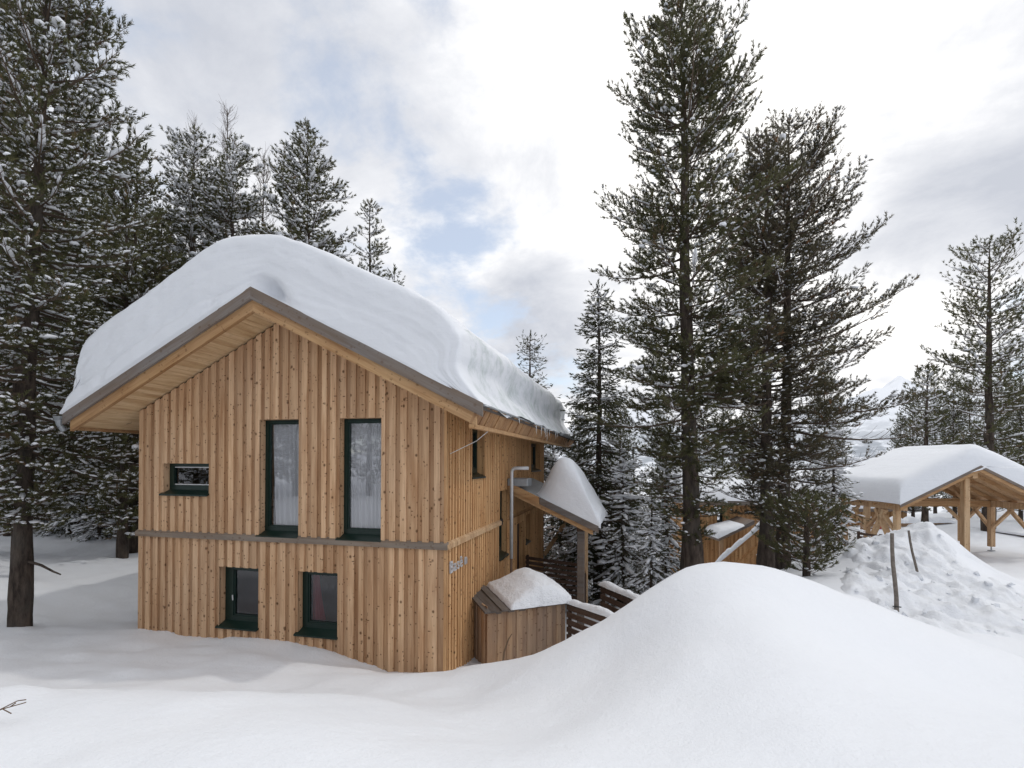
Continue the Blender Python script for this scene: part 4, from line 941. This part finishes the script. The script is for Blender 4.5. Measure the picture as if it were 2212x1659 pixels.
def conifer(seed, H, prof, r0, bpm=9, tsz=.17, tw=.10, psnow=.2, pbr=.3, big=.02, lean=(0, 0), e_low=-10, e_top=45, sweep=38, K=14, w=.045, spread=1.05, ln=.5,
            droop=False, sp=.11, bare=0.1, bsz=1.0, leaders=0):
    r = np.random.default_rng(seed); pf = np.array(prof); fmin, fmax = pf[:, 0].min(), pf[:, 0].max()
    zt = np.linspace(-.8, H, 12); wob = np.cumsum(r.normal(0, .02, (12, 2)), 0) * (H / 14)
    tr = np.stack([lean[0] * (np.clip(zt, 0, H) / H) + wob[:, 0] * 1, lean[1] * (np.clip(zt, 0, H) / H) + wob[:, 1], zt], 1); tr[:2, :2] -= 0; tr[:, :2] -= tr[1, :2]
    trad = r0 * (1 - np.clip(zt, 0, H) / H) ** .8 + .012; trad[:2] *= 1.25
    tx = lambda z: np.array([np.interp(z, zt, tr[:, 0]), np.interp(z, zt, tr[:, 1]), z])
    tubes = {}; tp, td, ts, tt = [], [], [], []; bp, bd, bs = [], [], []
    def tube(p, a, b): n = len(p); g = tubes.setdefault(n, ([], [])); g[0].append(p); g[1].append(np.linspace(a, b, n))
    nb = int((fmax - fmin) * H * bpm * 1.45); az = r.uniform(0, 6.28)
    fs = np.sort(r.uniform(fmin, fmax, nb))
    for f in fs:
        R = np.interp(f, pf[:, 0], pf[:, 1]);
        if R < .05: continue
        Lb = R * r.uniform(.2, 1.0) ** .6 * (1.18 if r.random() < .1 else 1); az += 2.4 + r.normal(0, .5)
        g = (f - fmin) / (fmax - fmin); e0 = e_low + (e_top - e_low) * g ** 1.6 + r.normal(0, 7)
        n = 6; st = Lb / (n - 1) / max(.55, math.cos(math.radians(e0 + sweep * .4))); z0 = f * H; p = [tx(z0)]; aa = az
        for k in range(1, n):
            e = math.radians(e0 + (sweep * ((k / (n - 1)) ** 1.6) if not droop else (-14 * math.sin(k / (n - 1) * 2.2) + sweep * (k / (n - 1)) ** 3))); aa += r.normal(0, .06)
            p.append(p[-1] + st * np.array([math.cos(aa) * math.cos(e), math.sin(aa) * math.cos(e), math.sin(e)]))
        p = np.array(p); exc = max(0, p[-1, 2] - (H - .12)); p[:, 2] -= exc * np.linspace(0, 1, n); rb = .008 + .013 * Lb; tube(p, rb, .004)
        isbare = r.random() < bare * (1.6 if g < .3 else .5)
        L_ = st * (n - 1); nt = max(3, int(L_ * .85 / tw)); s = np.clip(np.linspace(.14, 1, nt) + r.normal(0, .02, nt), .05, 1)
        x = s * (n - 1); i = np.minimum(x.astype(int), n - 2); fr = (x - i)[:, None]; o = p[i] * (1 - fr) + p[i + 1] * fr; bdv = nrm_(p[i + 1] - p[i])
        hor = nrm_(np.cross(bdv, UP)) * np.where(np.arange(nt) % 2, 1, -1)[:, None]
        tl = np.minimum(.10 + .40 * L_ * np.maximum(1 - s, 0) ** .75 * r.uniform(.5, 1.15, nt), .85)
        upc = r.normal(.22, .28, nt) if not droop else r.normal(-.30, .2, nt)
        tdv = nrm_(bdv * r.uniform(.5, .95, (nt, 1)) + hor * r.uniform(.5, .9, (nt, 1)) + UP * upc[:, None]); tdv[-1] = bdv[-1]
        bend = UP * (.16 if not droop else -.05)
        for k in range(nt):
            q1 = o[k] + tdv[k] * tl[k] * .55; q2 = o[k] + tdv[k] * tl[k] + bend * tl[k]; tube(np.array([o[k], q1, q2]), .0055, .003)
            if isbare and r.random() < .85: continue
            if s[k] < .25 and r.random() < .35: continue
            m = max(1, int(round(tl[k] * (.75 if not droop else .95) / sp))); fk = np.linspace(1, .35 if not droop else .1, m) if m > 1 else np.array([1.0])
            q = np.where(fk[:, None] < .55, o[k] + (q1 - o[k]) * (fk[:, None] / .55), q1 + (q2 - q1) * ((fk[:, None] - .55) / .45))
            if not droop:
                dv = nrm_(tdv[k] + UP * r.uniform(.1, .6, (m, 1)) + r.normal(0, .35, (m, 3)))
            else: dv = nrm_(tdv[k] + r.normal(0, .28, (m, 3)) + UP * -.05)
            sz = tsz * r.uniform(.75, 1.2, m); tnt = np.clip(r.normal(.42, .2, m), 0, 1); tnt[r.random(m) < .02] = 1
            tp += list(q); td += list(dv); ts += list(sz); tt += list(tnt)
            hs = r.random(m) < psnow
            for c in np.nonzero(hs)[0]:
                b = bsz * r.uniform(.6, 1.25) * (2.1 if r.random() < big else 1)
                bp.append(q[c] + dv[c] * sz[c] * .45 + UP * .022 * b); bd.append(dv[c] * [1, 1, .3] + r.normal(0, .4, 3) * [1, 1, .2]); bs.append((.052 * b, .044 * b, .026 * b))
        nbk = int(L_ / .13)
        for k in range(nbk):
            if r.random() < pbr:
                x = r.uniform(.15, .95) * (n - 1); i = int(x)
                if abs(p[i + 1, 2] - p[i, 2]) > .62 * np.linalg.norm(p[i + 1] - p[i]): continue
                q = p[i] + (p[i + 1] - p[i]) * (x - i); b = bsz * r.uniform(.7, 1.4) * (1.8 if r.random() < big * 2 else 1)
                bp.append(q + UP * (.02 + .02 * b)); bd.append(p[i + 1] - p[i]); bs.append((.11 * b, .028 * b, .022 * b))
    for k in range(3):   # leader shoots
        tp.append(tr[-1] + UP * -.12 * k); td.append(UP + r.normal(0, .2, 3)); ts.append(tsz * 1.3); tt.append(.4)
    return dict(H=H, trunk=trunk_mesh(tr, trad, seed), crown=crown_mesh('crown', tubes, tp, td, ts, tt, r, K, w, spread, ln, None), snow=blobs_mesh('snow_load', bp, bd, bs, r) if len(bp) else None, n=len(tp))
def larch(seed, H, R):
    r = np.random.default_rng(seed); tubes = {}
    def tube(p, a, b): n = len(p); g = tubes.setdefault(n, ([], [])); g[0].append(p); g[1].append(np.linspace(a, b, n))
    zt = np.linspace(-.8, H, 12); tr = np.stack([np.cumsum(r.normal(0, .02, 12)), np.cumsum(r.normal(0, .02, 12)), zt], 1); trad = .15 * (1 - np.clip(zt, 0, H) / H) ** .9 + .008
    az = 0
    for f in np.sort(r.uniform(.3, .99, int(H * 8))):
        L_ = R * (1 - f) ** .6 * r.uniform(.5, 1.05) + .25; az += 2.4 + r.normal(0, .4); e = math.radians(r.uniform(5, 30) + 25 * f); p = [np.array([np.interp(f * H, zt, tr[:, 0]), np.interp(f * H, zt, tr[:, 1]), f * H])]
        for k in range(5): e += math.radians(6); p.append(p[-1] + L_ / 5 * np.array([math.cos(az) * math.cos(e), math.sin(az) * math.cos(e), math.sin(e)]))
        p = np.array(p); tube(p, .016, .004)
        for s in np.linspace(.2, 1, int(L_ / .09) + 2):
            x = min(s * 5, 4.999); i = int(x); o = p[i] + (p[i + 1] - p[i]) * (x - i); d = nrm_(nrm_(p[i + 1] - p[i]) + r.normal(0, .7, 3) + UP * .2); l = r.uniform(.15, .5); tube(np.array([o, o + d * l * .5, o + d * l + UP * .05]), .006, .003)
    return dict(H=H, trunk=trunk_mesh(tr, trad, seed), crown=crown_mesh('crown', tubes, [], [], [], [], r, 1, 1, 1, 1, None), snow=None, n=0)
def mats_for(kind): return [M[{'p': 'needle', 'b': 'needle_brown', 's': 'needle_spruce', 'l': 'branch'}[kind]], M['branch']]
def plant(geo, name, x, y, z, rz, scale, label, group=None, kind='p', cat=None):
    rt = empty(name, (x, y, z), rz, label, cat or {'p': 'pine', 'b': 'pine', 's': 'spruce', 'l': 'larch'}[kind], group); rt.scale = (scale, scale, scale)
    for nm, mt in (('trunk', [M['bark']]), ('crown', mats_for(kind)), ('snow_load', [M['snow_twig']])):
        me = geo['snow' if nm == 'snow_load' else nm]
        if me is None: continue
        if not len(me.materials):
            for m in mt: me.materials.append(m)
        o = bpy.data.objects.new(nm, me); COL.objects.link(o); o.parent = rt
        if nm == 'snow_load': o['kind'] = 'stuff'
    return rt
def spot(u, d): p = P(u, 1000, d); return p[0], p[1], gz(p[0], p[1]) - .05
def top_h(vtop, d, z): return CAM[2] - (vtop - CY_) * d / F_ - z
def prof_px(d, z, H, l): return sorted(((CAM[2] - (v - CY_) * d / F_ - z) / H, px / F_ * d) for v, px in l)
def picture_tree(name, seed, u, d, vtop, px, label, r0=.2, lean_px=0, kind='p', rz=0, scale=1, **kw):
    x, y, z = spot(u, d); H = top_h(vtop, d, z); pf = [(f, R) for f, R in prof_px(d, z, H, px) if f > .02]
    lean = CM[0][:2] * (lean_px / F_ * d)
    g = conifer(seed, H, pf, r0, lean=tuple(lean), **kw); plant(g, name, x, y, z, rz, 1, label, kw.get('group'), kind); return g
NEAR = dict(K=20, w=.055, bare=.06, tsz=.165, tw=.075, sp=.085)
MID = dict(e_top=12, sweep=24, K=15, w=.07, tsz=.20, tw=.09, sp=.105)
FAR = dict(e_top=28, sweep=30, K=12, w=.085, tsz=.27, tw=.13, sp=.15)

# left of the chalet
picture_tree('pine_tree', 11, 48, 10.3, -260, [(-255, 40), (-150, 90), (0, 125), (130, 150), (200, 205), (290, 255), (380, 215), (470, 245), (560, 225), (700, 250), (850, 255), (950, 225), (1050, 150), (1110, 60), (1150, 0)],
             'tall nearest pine at the left edge, thick dark trunk and snow dusted crown', .15, 55, bpm=13.5, psnow=.5, pbr=.6, big=.05, e_low=-26, e_top=34, sweep=30, **NEAR)
picture_tree('pine_tree', 12, 44, 13.6, -130, [(-125, 30), (0, 85), (150, 120), (300, 165), (450, 175), (600, 180), (800, 175), (950, 150), (1080, 100), (1150, 60)],
             'slightly farther snow dusted pine crowding behind the left edge pine', .13, -10, bpm=9, psnow=.6, pbr=.5, big=.05, e_low=-15, **MID)
picture_tree('pine_tree', 13, 408, 21, 281, [(281, 12), (330, 55), (420, 92), (520, 112), (700, 125), (900, 110), (1050, 60)], 'snowy pine behind the roof left, leftmost of the three pointed tops', .16, bpm=11, psnow=.42, pbr=.4, big=.06, bsz=1.5, **MID)
picture_tree('pine_tree', 14, 494, 20.2, 300, [(300, 10), (350, 52), (450, 84), (560, 100), (800, 110), (1000, 60)], 'snowy pine behind the roof with a bare larch top rising above it', .16, bpm=11, psnow=.42, pbr=.4, big=.06, bsz=1.5, **MID)
picture_tree('pine_tree', 15, 657, 19.6, 264, [(264, 10), (310, 52), (400, 90), (500, 110), (600, 125), (800, 130), (1000, 70)], 'broad pointed snowy pine rising right behind the chalet roof ridge', .17, bpm=12, psnow=.4, pbr=.4, big=.05, bsz=1.5, **MID)
picture_tree('pine_tree', 16, 797, 22, 434, [(434, 8), (480, 30), (550, 44), (640, 58), (900, 70), (1000, 40)], 'small slim pine, lowest and rightmost of those behind the roof', .13, bpm=9, psnow=.22, pbr=.3, bsz=1.4, **MID)
for u, vt, d, lb in ((487, 230, 25, 'bare twiggy larch top standing above the middle pine behind the roof'), (418, 258, 26, 'bare thin larch top behind the leftmost pointed pine'), (566, 325, 26, 'bare low larch top between the middle and the broad pine')):
    x, y, z = spot(u, d); plant(larch(int(u), top_h(vt, d, z), 2.4), 'larch_tree', x, y, z, 0, 1, lb, None, 'l')
# wood left behind, shared forms
gw = [conifer(s, 14, [(.05, .5), (.12, 1.9), (.25, 2.2), (.45, 2.3), (.7, 1.7), (.9, .8), (1, .1)], .13, bpm=10, psnow=.38, pbr=.45, big=.05, bsz=1.4, **FAR) for s in (31, 32, 33)]
WOOD = [(266, 17.0, .95), (288, 17.7, 1.0), (180, 21, 1.0), (226, 24, 1.05), (118, 25, 1.1), (20, 20, .95), (72, 27, 1.1), (150, 31, 1.2), (305, 23, 1.0), (345, 21, .92), (560, 24, .88), (-40, 16, 1.0), (250, 30, 1.15), (610, 26, .85), (330, 28, 1.05), (200, 36, 1.3), (40, 36, 1.3), (-60, 24, 1.1), (720, 27, .84), (455, 27, .95)]
for i, (u, d, s) in enumerate(WOOD):
    x, y, z = spot(u, d); plant(gw[i % 3], 'pine_tree', x, y, z, i * 1.7, s, 'snow dusted pine standing in the dark wood behind and left of the chalet', 'pines of the wood left of the chalet')

# right of the chalet
picture_tree('pine_tree', 21, 1496, 14, -35, [(-30, 20), (20, 70), (80, 105), (150, 165), (230, 170), (300, 185), (380, 170), (470, 205), (560, 190), (640, 200), (750, 190), (900, 190), (980, 175), (1050, 135), (1110, 80), (1165, 20), (1180, 0)],
             'tallest pine right of the chalet, straight dark trunk behind the mound', .24, -30, bpm=12, psnow=.16, pbr=.2, big=.03, e_low=-20, e_top=32, sweep=30, **NEAR)
picture_tree('pine_tree', 22, 1655, 16, 288, [(288, 8), (340, 55), (430, 95), (520, 120), (650, 150), (800, 155), (920, 138), (1010, 108), (1075, 60), (1115, 0)], 'left one of the close pair of pines, with a sparse twiggy top', .20, -8, kind='b', bpm=9.5, psnow=.16, pbr=.22, e_low=-14, e_top=42, sweep=28, **{**NEAR, 'bare': .3})
picture_tree('pine_tree', 23, 1690, 16.8, 252, [(252, 12), (290, 60), (360, 110), (430, 140), (520, 170), (600, 185), (700, 205), (800, 200), (950, 210), (1030, 195), (1085, 150), (1140, 60), (1170, 0)], 'right one of the close pair of pines, wide brownish crown with long bare branch ends', .2, 14, kind='b', bpm=11, psnow=.16, pbr=.25, e_low=-18, e_top=26, sweep=28, **{**NEAR, 'bare': .25})
picture_tree('spruce_tree', 24, 1292, 18, 608, [(608, 5), (650, 22), (720, 45), (800, 60), (900, 80), (1000, 100), (1100, 120), (1240, 150), (1290, 60)], 'slim tiered spruce standing between the chalet and the tallest pine', .14, kind='s', bpm=17, psnow=.10, pbr=.5, big=.05, e_low=-16, e_top=35, sweep=22, droop=True, K=14, w=.07, tsz=.17, tw=.08, sp=.09, spread=.6, ln=.5)
picture_tree('spruce_tree', 25, 1140, 24, 716, [(716, 4), (745, 18), (790, 38), (850, 52), (1000, 90), (1200, 110)], 'dark spruce tip rising behind the right eave of the big chalet', .14, kind='s', bpm=15, psnow=.04, pbr=.1, e_low=-14, e_top=38, sweep=24, droop=True, K=11, w=.07, tsz=.18, tw=.11, sp=.12, spread=.5, ln=.5)
picture_tree('spruce_tree', 26, 851, 27, 578, [(578, 4), (600, 14), (650, 30), (800, 60)], 'tiny spruce tip just showing above the roof snow', .12, kind='s', bpm=8, psnow=.05, pbr=.1, e_low=-12, droop=True, **FAR)
picture_tree('pine_tree', 27, 2136, 28, 513, [(513, 20), (545, 60), (600, 92), (660, 85), (720, 100), (790, 118), (900, 125), (1000, 110), (1100, 40)], 'tall rounded pine rising behind the carport at the right edge', .26, bpm=7.5, psnow=.10, pbr=.3, bsz=1.5, e_low=-10, e_top=22, sweep=36, K=14, w=.07, tsz=.27, tw=.16, sp=.17)
picture_tree('pine_tree', 28, 1998, 27, 786, [(786, 8), (830, 36), (900, 55), (980, 70), (1080, 60)], 'shorter snowy pine left of the tall pine behind the carport', .15, bpm=8, psnow=.25, pbr=.4, bsz=1.5, **FAR)
picture_tree('pine_tree', 29, 1742, 12.9, 1065, [(1065, 10), (1090, 50), (1120, 105), (1170, 120), (1215, 90), (1235, 0)], 'low young pine growing at the back foot of the big snow mound', .09, bpm=16, psnow=.08, pbr=.2, e_low=-6, **NEAR)
# young snow laden spruces between the chalets
gs = [conifer(s, 5.2, [(.04, 1.0), (.2, 1.35), (.5, .95), (.8, .42), (1, .05)], .07, bpm=17, psnow=.34, pbr=.75, big=.10, bsz=1.45, e_low=-22, e_top=30, sweep=16, droop=True, K=12, w=.06, tsz=.15, tw=.095, sp=.11, spread=.5, ln=.5) for s in (41, 42)]
YOUNG = [(1212, 20, .95, 'snow laden young spruce close behind the porch snow cone'), (1248, 17.0, .74, 'snow laden young spruce right of the porch posts'), (1345, 16.2, .98, 'snow laden young spruce left of the tallest pine trunk'), (1408, 14.8, .68, 'snow laden young spruce just above the mound left of the tallest trunk'),
         (1440, 19, 1.05, 'snow laden young spruce partly behind the tallest pine trunk'), (1370, 22, 1.2, 'farther snow laden spruce behind the young ones at the fence'), (1195, 24, 1.3, 'farther snow laden spruce behind the flue pipe and porch'), (1290, 23, 1.15, 'snow laden spruce behind the slim tiered spruce'), (1800, 19.5, 1.0, 'snow laden young spruce between the brownish pine and the carport'), (1700, 22, .8, 'snow laden young spruce behind the trunk of the brownish pine')]
YOUNG += [(152, 20.5, 1.0, 'snowy young spruce in the dark wood left of the chalet, between the trunks'), (215, 19.6, .85, 'low snowy spruce left of the two dark trunks by the chalet wall'), (300, 20.5, 1.1, 'young spruce in the shade right beside the chalet left wall'), (100, 22, 1.2, 'young spruce in the dark wood just right of the nearest trunk'), (10, 21, 1.1, 'young spruce in the dark wood at the left picture edge'), (250, 25, 1.3, 'farther young spruce behind the two dark trunks by the chalet')]
for i, (u, d, s, lb) in enumerate(YOUNG):
    x, y, z = spot(u, d); plant(gs[i % 2], 'young_spruce', x, y, z, i * 2.1, s, lb, 'young spruces', 's', 'spruce')
BACK = [(1560, 33, .75), (1632, 37, .8), (1432, 31, .72), (1780, 35, .8), (1972, 33, .6), (1945, 36, .5), (2062, 35, .72), (2095, 39, .72), (2205, 32, .70), (2160, 42, .85), (2250, 36, .9), (2290, 30, .8), (2020, 44, .8), (1500, 40, .8), (1340, 36, .8), (1250, 34, .75)]
for i, (u, d, s) in enumerate(BACK):
    x, y, z = spot(u, d); plant(gw[i % 3], 'pine_tree', x, y, z, 1 + i * 1.3, s, 'snow dusted pine in the loose wood beyond the far chalet and carport', 'pines of the wood right of the chalet')
# trees across the lane behind the photographer, seen mirrored in the windows
for i, (x, y) in enumerate(((-3.5, -15), (-8, -19), (1.5, -20), (-1, -24), (-7, -14), (-11, -15), (-13, -20), (-5, -21), (4.5, -23), (-10, -11))):
    plant(gw[i % 3], 'pine_tree', x, y, gz(x, y) - .1, i * 2.0, .9, 'pine across the lane opposite the chalet front', 'pines opposite the chalet')
# broken dead branch on the nearest trunk
db = MB(); a = P(66, 1215, 10.25); b = P(131, 1241, 10.1); v = b - a
db.tube([v * -.15, v * .35 + np.array([0, 0, .03]), v * .75, v], [.03, .026, .02, .013], 7); o = db.build('dead_branch', M['bark']); 
for t_ in COL.objects:
    if t_.get('label', '').startswith('tall nearest pine'): root = t_
o.parent = root; o.location = Vector(a) - Vector(root.location)

# ------------------------------------------------------------------ light and sky
SUN = Vector((.78, .33, 1.0)).normalized()
sd = bpy.data.lights.new('sun', 'SUN'); sd.energy = .75; sd.angle = math.radians(1.5); sd.color = (1, .955, .89)
so_ = bpy.data.objects.new('sun', sd); COL.objects.link(so_); so_.rotation_euler = SUN.to_track_quat('Z', 'Y').to_euler(); so_.location = (20, 20, 40)
wd = bpy.data.worlds.new('World'); sc.world = wd; wd.use_nodes = True; nt = wd.node_tree
for n in list(nt.nodes): nt.nodes.remove(n)
wo = nt.nodes.new('ShaderNodeOutputWorld'); bg = N(nt, 'ShaderNodeBackground', Strength=1.0)
sky = nt.nodes.new('ShaderNodeTexSky'); sky.sky_type = 'NISHITA'; sky.sun_disc = False
sky.sun_elevation = math.asin(SUN.z); sky.sun_rotation = math.atan2(SUN.x, SUN.y); sky.altitude = 1700; sky.air_density = 1.2; sky.dust_density = 1.5
skc = mixc(nt, 1.0, sky.outputs[0], (.105, .105, .105), 'MULTIPLY')
gen = nt.nodes.new('ShaderNodeTexCoord').outputs['Generated']
sx = nt.nodes.new('ShaderNodeSeparateXYZ'); L(nt, gen, sx.inputs[0])
zc = math_(nt, 'ADD', math_(nt, 'MAXIMUM', sx.outputs[2], 0), .30)
pv = nt.nodes.new('ShaderNodeCombineXYZ'); L(nt, math_(nt, 'DIVIDE', sx.outputs[0], zc), pv.inputs[0]); L(nt, math_(nt, 'DIVIDE', sx.outputs[1], zc), pv.inputs[1]); L(nt, math_(nt, 'MULTIPLY', zc, .6), pv.inputs[2])
n1 = noise_(nt, pv.outputs[0], 2.6, 9, .6, .2); n2 = noise_(nt, mapping(nt, pv.outputs[0], loc=(5.1, 2.2, 0)), 2.1, 9, .62, .25)
def blob(u, v, rin, rout, amt):
    d = ray(u, v); d = d / np.linalg.norm(d); c = nt.nodes.new('ShaderNodeCombineXYZ')
    for i in range(3): c.inputs[i].default_value = d[i]
    dp = nt.nodes.new('ShaderNodeVectorMath'); dp.operation = 'DOT_PRODUCT'; L(nt, gen, dp.inputs[0]); L(nt, c.outputs[0], dp.inputs[1])
    return math_(nt, 'MULTIPLY', mrange(nt, dp.outputs['Value'], math.cos(math.radians(rout)), math.cos(math.radians(rin)), 0, 1, True), amt)
bk = nt.nodes.new('ShaderNodeVectorMath'); bk.operation = 'DOT_PRODUCT'; L(nt, gen, bk.inputs[0]); bk.inputs[1].default_value = (.10, -.87, .48)
back = math_(nt, 'MULTIPLY', mrange(nt, bk.outputs['Value'], .0, .8, 0, 1, True), -.12)   # unseen sky darkened, added to dim surfaces facing the camera
def total(l):
    s = l[0]
    for x in l[1:]: s = math_(nt, 'ADD', s, x)
    return s
cov = total([n1, blob(960, 440, 1, 8, -.075), blob(1010, 620, 1, 8, -.085), blob(270, 90, 1, 7, -.10), blob(2180, 640, 1, 6, -.10), blob(1700, 250, 5, 32, .2), blob(1650, 950, 4, 20, .15)])
cover = mrange(nt, cov, .32, .50, 0, 1, True)
shade = total([n2, blob(2120, 330, 2, 14, -.24), blob(2190, 480, 2, 10, -.12), blob(1140, 700, 1, 8, -.22), blob(480, 60, 3, 22, -.17), blob(860, 250, 2, 10, -.07), blob(1680, 260, 3, 28, .25), blob(2050, 650, 1, 8, .2), blob(1000, 260, 2, 14, .05), back, math_(nt, 'MULTIPLY', mrange(nt, sx.outputs[2], .62, .95, 0, 1, True), .25)])  # last term: overhead sky brightened, added to lift light on flat snow
cl = nt.nodes.new('ShaderNodeValToRGB'); L(nt, shade, cl.inputs[0])
el = cl.color_ramp.elements; el[0].position = .22; el[0].color = (.66, .69, .765, 1); el[1].position = .72; el[1].color = (1.45, 1.43, 1.40, 1); e_ = el.new(.46); e_.color = (.93, .945, .99, 1)
thin = mixc(nt, 1.0, skc, (.45, .46, .47), 'ADD')     # thin veil over the blue
L(nt, mixc(nt, cover, thin, cl.outputs[0]), bg.inputs[0]); L(nt, bg.outputs[0], wo.inputs[0])
wd.cycles.sampling_method = 'MANUAL'; wd.cycles.sample_map_resolution = 512

sc.view_settings.view_transform = 'Standard'; sc.view_settings.look = 'None'; sc.view_settings.exposure = -.09; sc.view_settings.gamma = 1
sc.render.engine = 'CYCLES'; sc.cycles.max_bounces = 6; sc.cycles.diffuse_bounces = 3; sc.cycles.transparent_max_bounces = 8; sc.cycles.transmission_bounces = 4
sc.cycles.use_denoising = True
